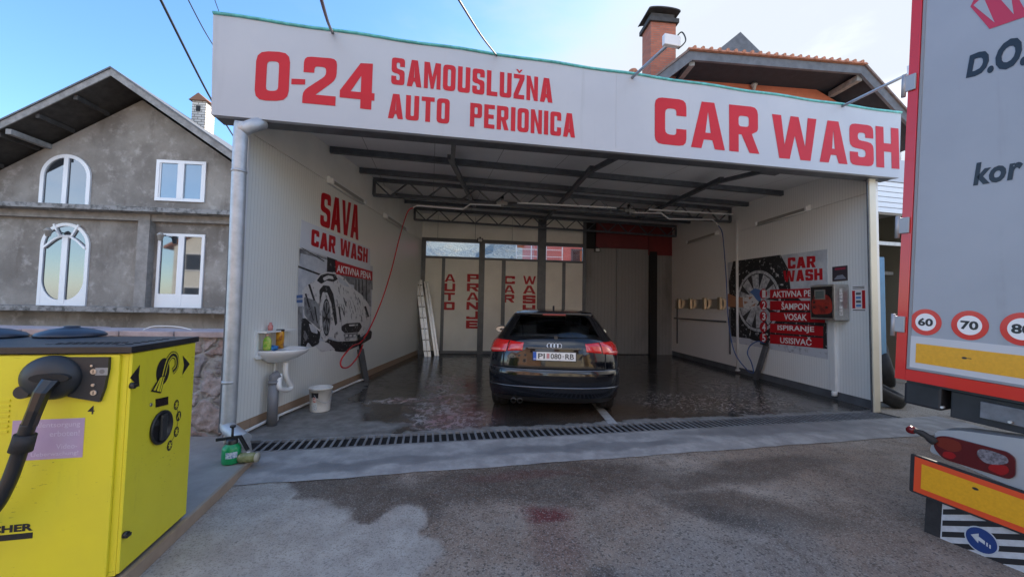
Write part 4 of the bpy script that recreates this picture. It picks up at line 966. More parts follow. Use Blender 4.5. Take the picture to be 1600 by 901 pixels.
for i, mi in enumerate((2, 3, 2, 3)): b.use(mi).fbox(RW, s_a+.34*Ws, s_b-.34*Ws, z_a+(.18+i*.15)*Hs, z_a+(.28+i*.15)*Hs, .009, .010)
b.build('sheet', [M_ltext, M_red, mat('notice_blue', (.12, .25, .5), .5), mat('notice_dark', (.12, .12, .14), .5)], t)
b = MB()
for yy in (.86, .92): b.fbox(RW, s_a+.12*Ws, s_b-.12*Ws, z_a+yy*Hs, z_a+(yy+.03)*Hs, .006, .0075)
b.fbox(RW, s_a+.1*Ws, s_b-.1*Ws, z_a+.04*Hs, z_a+.075*Hs, .006, .0075); b.build('text_lines', M_ink, t)
# right lance holder and blue hose
lp = RW.px(1182, 594, .14); lb = RW.P(lp[0], ZF, .16)
t = thing('lance_holder', 'steel tube lance holder leaning on the right wall under the blue hose', 'lance holder', lb)
lt = RW.P(RW.px(1197, 540, .10)[0], RW.px(1197, 540, .10)[1], .10)
b = MB(); b.bar(lb, lt, .075, .075); b.build('holder_tube', mat('dark_tube', (0.1, 0.1, 0.1)), t)
b = MB(); b.bar(lt+(lt-lb)*-.08, lt+(lt-lb)*.16, .04, .04); b.cyl(lt+RW.d*.14+V((0, 0, .04)), lt-RW.d*.04+V((0, 0, .02)), .03, n=10); b.build('spray_gun', M_black, t)
hp = [tip2, w1(1128, 362), w1(1131, 385), RW.W(1135, 440, .35), RW.W(1138, 500, .30), RW.W(1147, 548, .26), RW.W(1165, 575, .28), RW.W(1177, 582, .30), RW.W(1174, 566, .28), RW.W(1168, 552, .24), RW.W(1172, 540, .2), RW.W(1184, 533, .15), RW.W(1194, 536, .11)]
b = MB(); b.tube(hp, .011, 8, 8); tag(b.build('pressure_hose', mat('blue_hose', (.03, .09, .26), .35)), 'blue pressure hose hanging from the ceiling arm by the right wall', 'hose')

# ================================================================ downpipe at the front left corner, rods and cables at the fascia
dp = atY(377, 260, 3.72); dpx = V((-2.66, 3.72, 0))
q = lambda x, y: atY(x, y, 3.72)
t = thing('downpipe', 'galvanised rainwater downpipe at the front left corner', 'downpipe', V((q(358, 650).x, 3.72, .1)))
b = MB(); e_ = q(398, 186)+V((0, .12, .02)); top = q(376, 215)
b.tube([e_, q(392, 193)+V((0, .04, 0)), q(381, 203), top, q(367, 450), q(358, 640), q(356, 662), q(362, 673)-V((0, .03, -.03)), q(384, 683)-V((0, .10, -.05)), q(398, 688)-V((0, .14, -.055))], .062, 20, 8); b.build('pipe', M_galv, t)
for y in (268, 596):
    c_ = q(376-(y-215)*.044, y); b = MB(); b.cyl(c_-V((0, 0, .012)), c_+V((0, 0, .012)), .067, n=22); b.build('clamp_ring', M_galv, t)
b = MB(); p = q(348, 640); b.cyl(V((p.x, p.y+.05, .07)), V((p.x, p.y+.05, .42)), .013, n=8)
tag(b.build('conduit', M_white), 'thin white conduit standing left of the downpipe', 'pipe')
def rod(px, end, label, reach=0.85):
    s, z = FA.px(*px); p = FA.P(s, z-.02, 0); e = p + FA.n*reach
    r = ray(*end); e.z = H + r.z/r.y*e.y; e += FU*((r.x/r.y*e.y-e.x)*.9)
    t = thing('sign_lamp', label, 'sign lamp', p, 'rod mounted lamps above the fascia')
    b = MB(); b.cyl(p, e, .018, n=10); b.build('rod', mat('rod_grey', (.36, .38, .41), .4, .5), t)
    b = MB(); b.obox(e-FU*.09+V((0, 0, -.05))-FA.n*.02, FU*.18, FA.n*.05, (0, 0, .11), .008); b.build('lamp_head', M_white, t)
    b = MB(); b.tube([e+FU*.05+V((0, 0, .05)), e+FU*.10+FA.n*.03+V((0, 0, .10)), e+FU*.13+FA.n*.05, e+FU*.08+V((0, 0, -.06))], .007, 6, 5); b.build('lamp_cable', M_black, t)
rod((988, 119), (1047, 67), 'rod mounted sign lamp in front of the brick chimney'); rod((1316, 164), (1427, 112), 'rod mounted sign lamp whose head is beside the trailer')
def cable(base, far, r, label, cat='cable'):
    b = MB(); p, e = base, far; mid = (p+e)/2-V((0, 0, .05*(p-e).length/3)); b.tube([p, mid, e], r, 6, 8)
    tag(b.build('overhead_cable', M_black), label, cat)
fz = lambda x, y: FA.W(x, y, -.03)
cable(fz(520, 52), CAM + ray(500, -8)*2.6 + ray(497, -30)*0, .014, 'thick dark overhead cable reaching the fascia above SAMOUSLUŽNA')
cable(fz(777, 88), CAM + ray(712, -8)*2.8, .009, 'thin overhead cable reaching the middle of the fascia top')
cable(CAM + ray(366, 215)*11.0, CAM + ray(246, -10)*5.5, .020, 'thick sagging cable left of the fascia in front of the sky')
cable(CAM + ray(340, 82)*8.0, CAM + ray(289, -10)*6.0, .010, 'thin cable ending behind the upper left fascia corner')
cable(CAM + ray(352, 40)*8.0, CAM + ray(332, -10)*6.5, .008, 'thinnest cable just above the upper left fascia corner')

# ================================================================ the black hatchback
def car_glass():
    m = bpy.data.materials.new('car_glass'); m.use_nodes = True; t = m.node_tree; t.nodes.clear()
    o = t.nodes.new('ShaderNodeOutputMaterial'); mixn = t.nodes.new('ShaderNodeMixShader'); tr = t.nodes.new('ShaderNodeBsdfTransparent'); gl = t.nodes.new('ShaderNodeBsdfGlossy'); fr = t.nodes.new('ShaderNodeFresnel')
    tr.inputs['Color'].default_value = (0.74, 0.78, 0.77, 1); gl.inputs['Roughness'].default_value = 0.02; fr.inputs['IOR'].default_value = 1.55
    t.links.new(fr.outputs[0], mixn.inputs['Fac']); t.links.new(tr.outputs[0], mixn.inputs[1]); t.links.new(gl.outputs[0], mixn.inputs[2]); t.links.new(mixn.outputs[0], o.inputs['Surface']); return m
M_cglass = car_glass()
M_paint = mat('black_car_paint', (0.004, 0.005, 0.008), 0.10, ior=1.5, coat=0.3)
M_lens = mat('red_lens', (0.55, 0.012, 0.012), 0.10, coat=1.0, var=.12, vs=30)
M_lens2 = mat('pale_lens', (0.70, 0.20, 0.17), 0.12, coat=1.0)
car = thing('parked_car', 'black hatchback parked nose-in on the wet bay floor, rear towards the street', 'car', (0.538, 4.75, ZF)); car['_l'] = (0, 0, 0); car.rotation_euler = (0, 0, rad(-4.6)); car.scale = (1, 1, .97)
#        z     yr    w     yf    Dr
LEV = [(.19, .22, .74, 4.05, .40), (.235, .10, .80, 4.18, .42), (.30, .035, .835, 4.24, .42), (.38, .010, .850, 4.27, .42), (.43, .004, .856, 4.28, .42), (.445, .016, .856, 4.28, .42), (.50, .0, .859, 4.286, .42), (.58, -.002, .860, 4.275, .42), (.635, .002, .860, 4.25, .42),
       (.658, .018, .860, 4.24, .42), (.666, .050, .858, 4.23, .42), (.72, .052, .856, 4.19, .42), (.80, .058, .848, 4.10, .43), (.88, .070, .835, 3.98, .44), (.95, .088, .815, 3.70, .45), (1.0, .108, .790, 3.30, .45), (1.03, .125, .770, 3.14, .44),
       (1.06, .155, .748, 3.04, .42), (1.12, .205, .706, 2.92, .40), (1.20, .275, .658, 2.75, .37), (1.27, .345, .615, 2.56, .35), (1.325, .405, .578, 2.38, .32), (1.345, .385, .562, 2.30, .32), (1.362, .375, .545, 2.22, .32), (1.382, .42, .512, 2.06, .34), (1.402, .55, .455, 1.86, .36), (1.416, .78, .36, 1.62, .36), (1.423, 1.0, .22, 1.40, .2)]
NE = 2.4
FR_ = [0, .18, .36, .54, .68, .78, .82, .88, .93, .965, .985, 1.0]
def interp(z):
    for A, B in zip(LEV, LEV[1:]):
        if A[0] <= z <= B[0]:
            t = (z-A[0])/(B[0]-A[0]); return [a+(b_-a)*t for a, b_ in zip(A, B)]
    return list(LEV[0] if z < LEV[0][0] else LEV[-1])
def corner(f): return 1-(max(0.0, 1-abs(f)**NE))**(1/NE)
def surf(z, a, off=0.0):
    """rear surface point; a in degrees from the centre line, beyond +-90 it runs on along the side"""
    _, yr, w_, yf, D = interp(z); s = 1 if a >= 0 else -1; a = abs(a)
    if a <= 90:
        f = math.sin(rad(a))**(2/NE); y = yr + D*(1-math.cos(rad(a))**(2/NE)); x = w_*f
        nx, ny = math.sin(rad(a)), -math.cos(rad(a))
    else: x, y, nx, ny = w_, yr+D+(a-90)*.01, 1, 0
    return V((s*(x+nx*off), y+ny*off, z))
def a_of(f): return math.degrees(math.asin(min(1, f**(NE/2))))
SIDE = 14
def ringpts(l):
    z, yr, w_, yf, D = l; Df = min(.55, (yf-yr)*.3); out = []
    for f in [-x for x in FR_[::-1]] + FR_[1:]: out.append((w_*f, yr+D*corner(f), z))
    y0, y1 = yr+D, yf-Df
    for i in range(1, SIDE): out.append((w_, y0+(y1-y0)*i/SIDE, z))
    for f in FR_[::-1] + [-x for x in FR_[1:]]: out.append((w_*f, yf-Df*corner(f)*1.0, z))
    for i in range(1, SIDE): out.append((-w_, y1+(y0-y1)*i/SIDE, z))
    return out
bm = bmesh.new(); rings = [[bm.verts.new(p) for p in ringpts(l)] for l in LEV]; NP = len(rings[0]); nr = 2*len(FR_)-1
for k in range(len(LEV)-1):
    zlo, zhi = LEV[k][0], LEV[k+1][0]; gl = zlo >= 1.055 and zhi <= 1.33; gs = zlo >= 1.025 and zhi <= 1.33
    for i in range(NP):
        j = (i+1) % NP; f = bm.faces.new((rings[k][i], rings[k][j], rings[k+1][j], rings[k+1][i])); f.smooth = True
        if i < nr-1:
            fa = [-x for x in FR_[::-1]] + FR_[1:]
            if gl and abs(fa[i]) <= .785 and abs(fa[i+1]) <= .785: f.material_index = 1
            elif zlo >= 1.025 and zhi <= 1.33 and max(abs(fa[i]), abs(fa[i+1])) <= .945: f.material_index = 4
        elif i < nr-1+SIDE:
            q = i-(nr-1)
            if gs and 1 <= q < SIDE-1 and q != 6: f.material_index = 2
        elif i < 2*(nr-1)+SIDE:
            fa = FR_[::-1] + [-x for x in FR_[1:]]; q = i-(nr-1)-SIDE
            if gl and max(abs(fa[q]), abs(fa[q+1])) <= .89: f.material_index = 3
        else:
            q = i-2*(nr-1)-SIDE
            if gs and 1 <= q < SIDE-1 and q != 7: f.material_index = 2
bm.faces.new(rings[0][::-1]); bm.faces.new(rings[-1])
bmesh.ops.recalc_face_normals(bm, faces=bm.faces[:])
me = bpy.data.meshes.new('body'); bm.to_mesh(me); bm.free()
body = bpy.data.objects.new('body_tmp', me); col.objects.link(body)
cb = MB()
for x in (-.95, .55):
    for y in (.86, 3.44): cb.cyl((x, y, .315), (x+.40, y, .315), .365, n=40)
cut = cb.build('cut', M_black)
md = body.modifiers.new('b', 'BOOLEAN'); md.operation = 'DIFFERENCE'; md.object = cut; md.solver = 'EXACT'
bpy.context.view_layer.update()
me2 = bpy.data.meshes.new_from_object(body.evaluated_get(bpy.context.evaluated_depsgraph_get()))
bpy.data.objects.remove(body); bpy.data.objects.remove(cut)
def split(me, idx, name, mats):
    bm = bmesh.new(); bm.from_mesh(me); bmesh.ops.delete(bm, geom=[f for f in bm.faces if f.material_index not in idx], context='FACES')
    if 4 in idx:
        for f in bm.faces: f.material_index = 1 if f.material_index == 4 else 0
    else:
        for f in bm.faces: f.material_index = 0
    o = bpy.data.meshes.new(name); bm.to_mesh(o); bm.free(); return link(name, o, mats, car, 35)
M_piano = mat('black_glass_surround', (0.008, 0.008, 0.009), 0.06)
split(me2, (0, 4), 'body', [M_paint, M_piano])
for i, nm in ((1, 'rear_window'), (2, 'side_windows'), (3, 'windscreen')):
    split(me2, (i,), nm, M_cglass)
bpy.data.meshes.remove(me2)
# lamps on the surface
def patch(name, mats, a0, a1, zf, off, parent=car, nu=14, nv=8, th=True, sub_=None):
    b = MB(); g_ = []
    for i in range(nu+1):
        t = i/nu; a = a0+(a1-a0)*t; zl, zh = zf(t)
        g_.append([b.bm.verts.new(surf(zl+(zh-zl)*j/nv, a, off*(1-(abs(j/nv*2-1)**6)*.8)*(1-(abs(t*2-1)**8)*.8))) for j in range(nv+1)])
    for A, B in zip(g_, g_[1:]):
        for j in range(nv): b.bm.faces.new((A[j], B[j], B[j+1], A[j+1])).smooth = True
    o = b.build(name, mats, None, recalc=False)
    if a1 < a0 or True:
        bm = bmesh.new(); bm.from_mesh(o.data); bmesh.ops.recalc_face_normals(bm, faces=bm.faces[:]); bm.to_mesh(o.data); bm.free()
    o.parent = sub_ or car; return o
for s in (-1, 1):
    ai, am, ao = a_of(.48), a_of(.73), 98
    tl = patch('tail_lamp', M_lens, s*am, s*ao, lambda t: (.862-.035*min(1, t*1.6), 1.005+.012*t-.04*max(0, t-.75)), .016)
    patch('clear_segment', M_lens2, s*(am+6), s*(ao-12), lambda t: (.868-.02*t, .905-.015*t), .020, sub_=tl)
    patch('tail_lamp', M_lens, s*ai, s*(am-1.2), lambda t: (.885-.018*t, .985+.018*t), .014)
for z in (.655, .437):
    patch('chrome_line', mat('soft_chrome', (.13, .14, .16), .25, .9), -a_of(.97), a_of(.97), lambda t, z=z: (z-.006, z+.006), .008, nu=40, nv=2)
patch('lower_valance', mat('black_grain', (.014, .014, .015), .6), -a_of(.9), a_of(.9), lambda t: (.215, .30), .006, nu=24, nv=4)
b = MB()
for s in (-1, 1):   # tailgate shut lines
    for z0, z1 in ((.675, .86),):
        p = [surf(z0+(z1-z0)*i/6, s*a_of(.74+.03*i/6), .003) for i in range(7)]; b.tube(p, .006, 6)
b.tube([surf(.676, a_of(f)*sg, .003) for sg, f in [(-1, .74-.0742*i) for i in range(10)] + [(1, .0742*i) for i in range(11)]], .006, 6)
b.build('shut_line', M_dark, car)
# plate recess, plate
b = MB()
def rp(x, z, off):
    _, yr, w_, yf, D = interp(z); return V((x, yr+D*corner(x/w_)-off, z))
for i in range(12):
    x0, x1 = -.36+.06*i, -.30+.06*i
    for z0, z1 in ((.70, .78), (.78, .86), (.86, .925)):
        e = lambda x, z: rp(x*(1 if z > .8 else .93), z, .004)
        b.face([e(x0, z0), e(x1, z0), e(x1, z1), e(x0, z1)])
b.build('plate_recess', M_piano, car)
b = MB(); b.bar(rp(-.33, .925, .02), rp(.33, .925, .02), .035, .02); b.build('grip_strip', mat('soft_chrome', (.2, .2, .2)), car)
PLF = Fr(rp(0, .83, .022) - V((0, 0, .83)), (1, 0, 0), (0, -1, 0))
b = MB(); b.fbox(PLF, -.275, .275, .765, .890, -.012, .0)
b.use(1).fbox(PLF, -.263, .263, .775, .880, .0, .003); b.use(2).fbox(PLF, -.263, -.222, .776, .879, .003, .0042)
pl = b.build('number_plate', [M_black, mat('plate_white', (.72, .73, .73), .35), mat('plate_blue', (.02, .10, .45), .35)], car)
ms = [boxword(PLF, 'PI', -.200, -.118, .795, .862, .0045, bold=.012), boxword(PLF, '080', -.045, .085, .795, .862, .0045, bold=.012), boxword(PLF, '-', .100, .118, .825, .833, .0045), boxword(PLF, 'RB', .135, .24, .795, .862, .0045, bold=.012), boxword(PLF, 'SRB', -.257, -.229, .785, .797, .0055)]

for x_ in ms[:4]: o = link('characters', x_, M_ink); o.parent = pl
o = link('characters', ms[4], M_ltext); o.parent = pl
b = MB(); b.fpoly(PLF, [(-.095, .80), (-.06, .80), (-.06, .862), (-.095, .862)], .0045); o = b.build('crest', mat('crest_red', (.55, .25, .25), .5), pl)
for i in range(4):
    b = MB(); x0 = -.063+.042*i; b.tube([rp(x0+.028*math.cos(2*math.pi*k/24), .958+.028*math.sin(2*math.pi*k/24), .012+.002*(i % 2)) for k in range(25)], .0042, 8); b.build('emblem_ring', M_chrome, car)
b = MB(); b.bar(V((-.15, .335, 1.352)), V((.15, .335, 1.352)), .012, .022); b.build('high_brake_light', mat('brake_strip', (.20, .008, .01), .3), car)
b = MB(); b.obox(V((-.50, .365, 1.352)), V((1.0, 0, 0)), V((0, .12, .018)), V((0, 0, .018)), .006); b.build('roof_spoiler', M_paint, car)
b = MB(); b.tube([V((.02, .10+.08, 1.055)), V((.06, .16, 1.07)), V((-.33, .19, 1.085))], .009, 8); b.cyl(V((.02, .19, 1.05)), V((.02, .13, 1.055)), .025, n=12); b.build('wiper', M_black, car)
b = MB(); b.prism([V((-.012, .62, 1.405)), V((-.012, .80, 1.41)), V((-.012, .74, 1.475)), V((-.012, .70, 1.47))], (.024, 0, 0)); b.build('roof_antenna', M_black, car)
for x in (-.50, -.42):
    b = MB(); b.lathe((x, .06, .245), [(.03, .0), (.034, -.0), (.034, .18), (.0, .18)], 18, (0, 1, 0)); b.build('exhaust_tip', mat('dull_exhaust', (.10, .10, .10), .4, .8), car)
for s in (-1, 1):
    b = MB(); c0 = V((s*.92, 2.58, 1.0)); b.bm
    bmesh.ops.create_icosphere(b.bm, subdivisions=3, radius=1, matrix=Matrix.Translation(c0) @ Matrix.Diagonal((.125, .085, .075, 1)))
    b.bar(c0-V((s*.06, 0, .03)), V((s*.80, 2.62, 1.0)), .06, .05)
    mr_ = b.build('door_mirror', M_paint, car, smooth=50)
    b = MB(); b.bm
    for k in range(1): b.face([c0+V((.108*math.cos(2*math.pi*i/24), -.080, .058*math.sin(2*math.pi*i/24))) for i in range(24)])
    o = b.build('mirror_glass', mat('mirror', (.30, .36, .42), .12, 1.0), mr_)
M_tyre = mat('tyre_rubber', (.018, .018, .019), .7, bump=.4, bs=50, var=.3, vs=14)
for x in (-1, 1):
    for y in (.86, 3.44):
        t_ = bpy.data.objects.new('wheel', None); col.objects.link(t_); t_.parent = car
        b = MB(); R_ = .315
        b.lathe((x*.735-.112, y, R_), [(.20, .0), (.26, -.002), (.30, .012), (.313, .035), (.314, .05), (.308, .055), (.308, .06), (.315, .064), (.315, .108), (.309, .112), (.309, .117), (.315, .122), (.314, .17), (.313, .19), (.30, .212), (.26, .226), (.20, .224), (.20, 0)], 44, (1, 0, 0)); 
        o = b.build('tyre', M_tyre); o.parent = t_
        b = MB(); sx = x*.735+.10*x; b.lathe((sx, y, R_), [(.0, -.03*x), (.05, -.02*x), (.06, -.03*x), (.18, -.04*x), (.20, 0), (.205, 0), (.205, -.17*x), (0, -.17*x)], 32, (1, 0, 0)); o = b.build('rim', mat('rim_silver', (.35, .36, .37), .3, .8)); o.parent = t_
# inside
M_seat = mat('seat_fabric', (.022, .022, .024), .8)
b = MB(); b.box(-.66, .66, .42, .55, .55, 1.08, .03); b.build('rear_seat', M_seat, car)
for x in (-.36, .36):
    b = MB(); b.box(x-.13, x+.13, .62, .70, 1.06, 1.19, .03); b.build('headrest', M_seat, car)
    b = MB(); b.box(x-.24, x+.24, 1.75, 1.90, .5, 1.13, .04); b.build('front_seat', M_seat, car)
    b = MB(); b.box(x-.13, x+.13, 1.75, 1.84, 1.13, 1.30, .03); b.build('headrest', M_seat, car)
b = MB(); b.box(-.70, .70, .30, 3.0, .40, .55); b.box(-.72, .72, 2.75, 3.0, .5, 1.02, .03); b.build('cabin_floor', M_seat, car)
b = MB(); b.box(-.11, .11, 2.27, 2.29, 1.27, 1.33, .008); b.build('inside_mirror', M_black, car)

# ================================================================ the yellow vacuum station
g = G('yellow_paint')
n1 = g.noise(2.2, 5, .6); n2 = g.noise(7, 6, .7, stretch=(1, 1, .18)); n3 = g.noise(34, 3, .6, stretch=(1, 1, 5)); n4 = g.noise(2.5, 4, .6)
cc = g.mix(g.ss(n1, .35, .7, 0, .5), (.74, .66, .032), (.66, .58, .038)); cc = g.mix(g.ss(n2, .56, .78, 0, .38), cc, (.36, .30, .05))
cc = g.mix(g.math('MULTIPLY', g.ss(n3, .66, .71), g.ss(n4, .50, .6, 0, .8)), cc, (.14, .11, .03))
M_yel = g.out(cc, g.ss(n1, .3, .7, .38, .52), g.bump(n1, .05, .01))
kn, kf = gnd(181, 905, .07), gnd(290, 806, .07); KZ = .07; KH = 1.185
rd = (kf-kn); rd.z = 0; RL = rd.length; rd.normalize(); fd = V((-rd.y, rd.x, 0))      # along the right face, and along the front to the left
KR = Fr(V((kn.x, kn.y, 0)), rd, (1, 0, 0)); KF = Fr(V((kn.x, kn.y, 0)), -fd if fd.x > 0 else fd, (0, -1, 0))
KF = Fr(V((kn.x, kn.y, 0)), V((rd.y, -rd.x, 0)), (0, -1, 0))      # s < 0 runs to the left
KW = 1.25
ks = thing('vacuum_station', 'yellow self-service vacuum cabinet with black lid and black hose', 'vacuum station', V((kn.x-.5, kn.y+.2, KZ)))
b = MB(); b.obox(KF.P(-.012, KZ+.012, -.012), KF.d*-(KW), KF.n*-(RL-.024), (0, 0, KH-KZ-.03)); b.build('frame', M_yel, ks)
b = MB(); b.fbox(KF, -KW, -.040, KZ+.02, KH-.02, -.012, 0.004, .004); b.use(1)
for c0 in (-.86, -.66, -.46):
    for i in range(7):
        z = .955-.024*i; b.use(0).fbox(KF, c0-.075, c0+.005, z-.004, z+.006, .004, .009)
b.build('front_door', [M_yel, M_dark], ks)
b = MB(); b.fbox(KR, .012, RL-.004, KZ+.02, KH-.015, -.012, 0.004, .004); b.build('side_door', M_yel, ks)
b = MB(); b.obox(KF.P(.012, KH-.012, .012), KF.d*-(KW+.03), KF.n*-(RL+.03), (0, 0, .034), .004)
lid = b.build('lid', mat('lid_black', (.02, .021, .024), .38, var=.2, vs=6), ks)
b = MB()
for r_ in range(4):
    for i in range(9-r_ % 2): b.obox(KF.P(-.42+i*.034+(r_ % 2)*.017, KH+.0215, -.10-.035*r_), KF.d*.022, KF.n*-.016, (0, 0, .002))
for i in range(14): b.obox(KF.P(-.10+(i % 2)*.02, KH+.0215, -.06-.03*i), KF.d*.03, KF.n*-.014, (0, 0, .002))
sub(b.build('vent_slots', M_dark), lid)
b = MB(); b.obox(KF.P(-.02, KZ+.0, -.02), KF.d*-(KW-.04), KF.n*-(RL-.04), (0, 0, .02)); b.build('base', M_black, ks)
for px_ in (112, -20):
    c0 = atY(px_, 522, kf.y-.14 if px_ > 0 else kf.y-.3); c0.z = KH+.024
    b = MB(); b.lathe(c0, [(0.15, 0), (.155, .004), (.155, .010), (.14, .024), (.09, .044), (.035, .054), (.035, .062), (0, .063)], 36); b.build('dome_cap', mat('dome_blue_black', (.018, .026, .045), .4), ks)
# hose holder with coin panel
kp = lambda x, y, o=0: KF.px(x, y, o)
b = MB(); O = .008
pan = [kp(108, 557), kp(175, 557), kp(174, 575), kp(168, 605), kp(160, 626), kp(112, 618), kp(105, 590)]
b.fpoly(KF, pan, .022, .018); b.build('coin_panel', mat('panel_anthracite', (.022, .026, .032), .45), ks)
b = MB(); ce = kp(88, 588); 
bmesh.ops.create_uvsphere(b.bm, u_segments=32, v_segments=18, radius=1, matrix=Matrix.Translation(KF.P(ce[0]-.0, ce[1], .02)) @ Matrix(((KF.d.x*.118, KF.n.x*.07, 0, 0), (KF.d.y*.118, KF.n.y*.07, 0, 0), (0, 0, .105, 0), (0, 0, 0, 1))))
c2 = kp(58, 608); b.cyl(KF.P(c2[0]-.01, c2[1], .02), KF.P(c2[0]-.01, c2[1], .065), .03, n=16)
b.build('hose_holder', mat('holder_black', (.020, .023, .028), .48), ks, smooth=60)
b = MB(); sl = kp(80, 590, .08); b.fpoly(KF, [(sl[0]+.075*math.cos(2*math.pi*i/24)*(1), sl[1]+.022*math.sin(2*math.pi*i/24)) for i in range(24)], .094, .02); b.build('holder_slot', M_dark, ks)
for (x, y, r_) in ((147, 580, .0125), (147, 613, .0125), (146, 601, .007), (144, 571, .005)):
    s, z = kp(x, y, .022); b = MB(); b.cyl(KF.P(s, z, .022), KF.P(s, z, .028), r_, n=20); b.use(1)
    if r_ > .01: b.fbox(KF, s-.0016, s+.0016, z-.008, z+.008, .028, .0285)
    b.build('lock', [M_stainless, M_dark], ks)
s, z = kp(160, 580, .022); b = MB(); b.fbox(KF, s-.028, s+.022, z-.018, z+.018, .022, .024); b.use(1).fpoly(KF, [(s+.0+.011*math.cos(2*math.pi*i/20), z+.011*math.sin(2*math.pi*i/20)) for i in range(20)], .0245); b.build('key_plate', [mat('key_grey', (.28, .29, .30), .45), mat('key_mid', (.16, .16, .17), .5)], ks)
# vacuum nozzle and hose
ho = lambda x, y, o: KF.P(*KF.px(x, y, o), o)
b = MB()
pts = [(82, 592, .085, .050), (66, 612, .12, .040), (55, 640, .13, .036), (45, 665, .13, .036)]
ringsN = []
for i, (x, y, o, hw) in enumerate(pts):
    c_ = ho(x, y, o); t_ = (ho(*pts[min(i+1, 3)][:3])-ho(*pts[max(i-1, 0)][:3])).normalized(); sdv = t_.cross(KF.n).normalized(); hn = KF.n*(.022)
    ringsN.append([b.bm.verts.new(c_+sdv*hw*.62*u_+hn*v_) for u_, v_ in ((-1, -.6), (-.5, -1), (.5, -1), (1, -.6), (1, .6), (.5, 1), (-.5, 1), (-1, .6))])
for A, B in zip(ringsN, ringsN[1:]):
    for i in range(8): b.bm.faces.new((A[i], A[(i+1) % 8], B[(i+1) % 8], B[i]))
b.bm.faces.new(ringsN[0]); b.bm.faces.new(ringsN[-1][::-1])
b.build('nozzle', mat('nozzle_black', (.012, .013, .016), .3), ks)
b = MB(); hz_ = [ho(45, 662, .13), ho(36, 690, .13), ho(26, 720, .13), ho(10, 760, .14), ho(-15, 800, .15), ho(-70, 840, .16), ho(-150, 830, .14), ho(-190, 760, .06), ho(-195, 735, .01)]
b.tube(hz_, .026, 18, 10); b.build('vacuum_hose', mat('hose_black', (.014, .015, .018), .35), ks)
b = MB(); b.cyl(ho(40, 678, .13), ho(32, 704, .13), .036, .038, 22); b.build('hose_collar', M_rubber, ks)
# sticker, number, maker's name
M_lil = mat('lilac_film', (.42, .30, .46), .4, c2=(.48, .36, .50), vs=6)
s0, z1 = kp(22, 653.5); s1, z0 = kp(130, 713); _, z1 = kp(130, 652)
b = MB(); b.fbox(KF, s0, s1, z0, z1, .004, .0055); st = b.build('lilac_sticker', M_lil, ks)
Ws, Hs = s1-s0, z1-z0
def sw(t_, a, e, y0, y1): return boxword(KF, t_, s0+a*Ws, s0+e*Ws, z0+y0*Hs, z0+y1*Hs, .0062, bold=.004)
ms = [sw('chlentsorgung', .27, .94, .76, .92), sw('erboten!', .52, .94, .56, .70), sw('Video-', .62, .92, .24, .37), sw('Ueberwachung!', .28, .94, .05, .18)]
[sub(link('lettering', x_, mat('faded_white', (.62, .54, .66), .5)), st) for x_ in ms]
s0, z0 = kp(138, 646.5); s1, z1 = kp(149.5, 633); link('numeral', boxword(KF, '4', s0, s1, z0, z1, .0055, bold=.01), M_ink, ks)
s1, zb = kp(53, 827); _, zt = kp(53, 813); hgt = zt-zb; wt = hgt*6.7
link('lettering', boxword(KF, 'KÄRCHER', s1-wt, s1, zb, zt+.0, .0055, bold=.045), M_ink, ks)
b = MB(); _, ya = kp(53, 830); _, yb = kp(53, 839); b.fbox(KF, s1-wt, s1, yb, ya, .004, .0056); b.build('logo_bar', M_ink, ks)
b = MB(); sA_, zA_ = kp(150, 551.5); b.fbox(KF, sA_-.045, sA_+.035, zA_-.002, zA_+.002, .004, .0052); b.build('type_label', M_ink, ks)
# right side face: arrows, hose pictogram, window, selector dial and symbols
kq = lambda x, y, o=0: KR.px(x, y, o)
def fl(b, pix, o=.0055): b.fpoly(KR, [kq(*p) for p in pix], o)
b = MB(); fl(b, [(201, 590), (217, 569), (215, 586), (216, 604)]); b.build('arrow_mark', M_ink, ks)
b = MB(); fl(b, [(284, 555), (295, 568), (283, 586), (286, 570)]); b.build('arrow_mark', M_ink, ks)
c_ = kq(253, 580); b = MB(); b.fpoly(KR, [(c_[0]+.058*math.cos(2*math.pi*i/32), c_[1]+.075*math.sin(2*math.pi*i/32)) for i in range(32)], .0055)
b.use(1); hsp = [kq(*p) for p in ((252, 594), (258, 570), (262, 560), (268, 554), (274, 558), (274, 572), (268, 580))]
def strip(b, pts, wd, o):
    p = catmull([V((x, y, 0)) for x, y in pts], 6)
    for i in range(len(p)-1):
        t_ = (p[i+1]-p[i]).normalized(); n_ = V((-t_.y, t_.x, 0))*wd
        t2 = (p[min(i+2, len(p)-1)]-p[i]).normalized(); n2 = V((-t2.y, t2.x, 0))*wd
        b.fpoly(KR, [tuple(q[:2]) for q in (p[i]-n_, p[i+1]-n2, p[i+1]+n2, p[i]+n_)], o)
b.use(0); strip(b, hsp, .021, .0062); b.use(1); strip(b, hsp, .015, .0068); b.use(0); strip(b, hsp, .008, .0074)
fl(b, [(247, 588), (256, 586), (249, 614), (233, 611)], .0080); b.use(1); fl(b, [(249, 589), (251.5, 588), (246, 611), (242, 610.5)], .0086); fl(b, [(253, 588), (254.5, 588), (248.5, 612), (246.5, 611.5)], .0086); fl(b, [(247.5, 590), (248.7, 590), (240, 610), (237, 609.5)], .0086)
b.build('hose_pictogram', [M_ink, M_yel], ks)
b = MB(); a = [kq(241.5, 623), kq(260.5, 619), kq(260.5, 631.5), kq(241.5, 636)]; b.fpoly(KR, a, .008, .005); b.build('display', mat('display_dark', (.02, .012, .014), .15), ks)
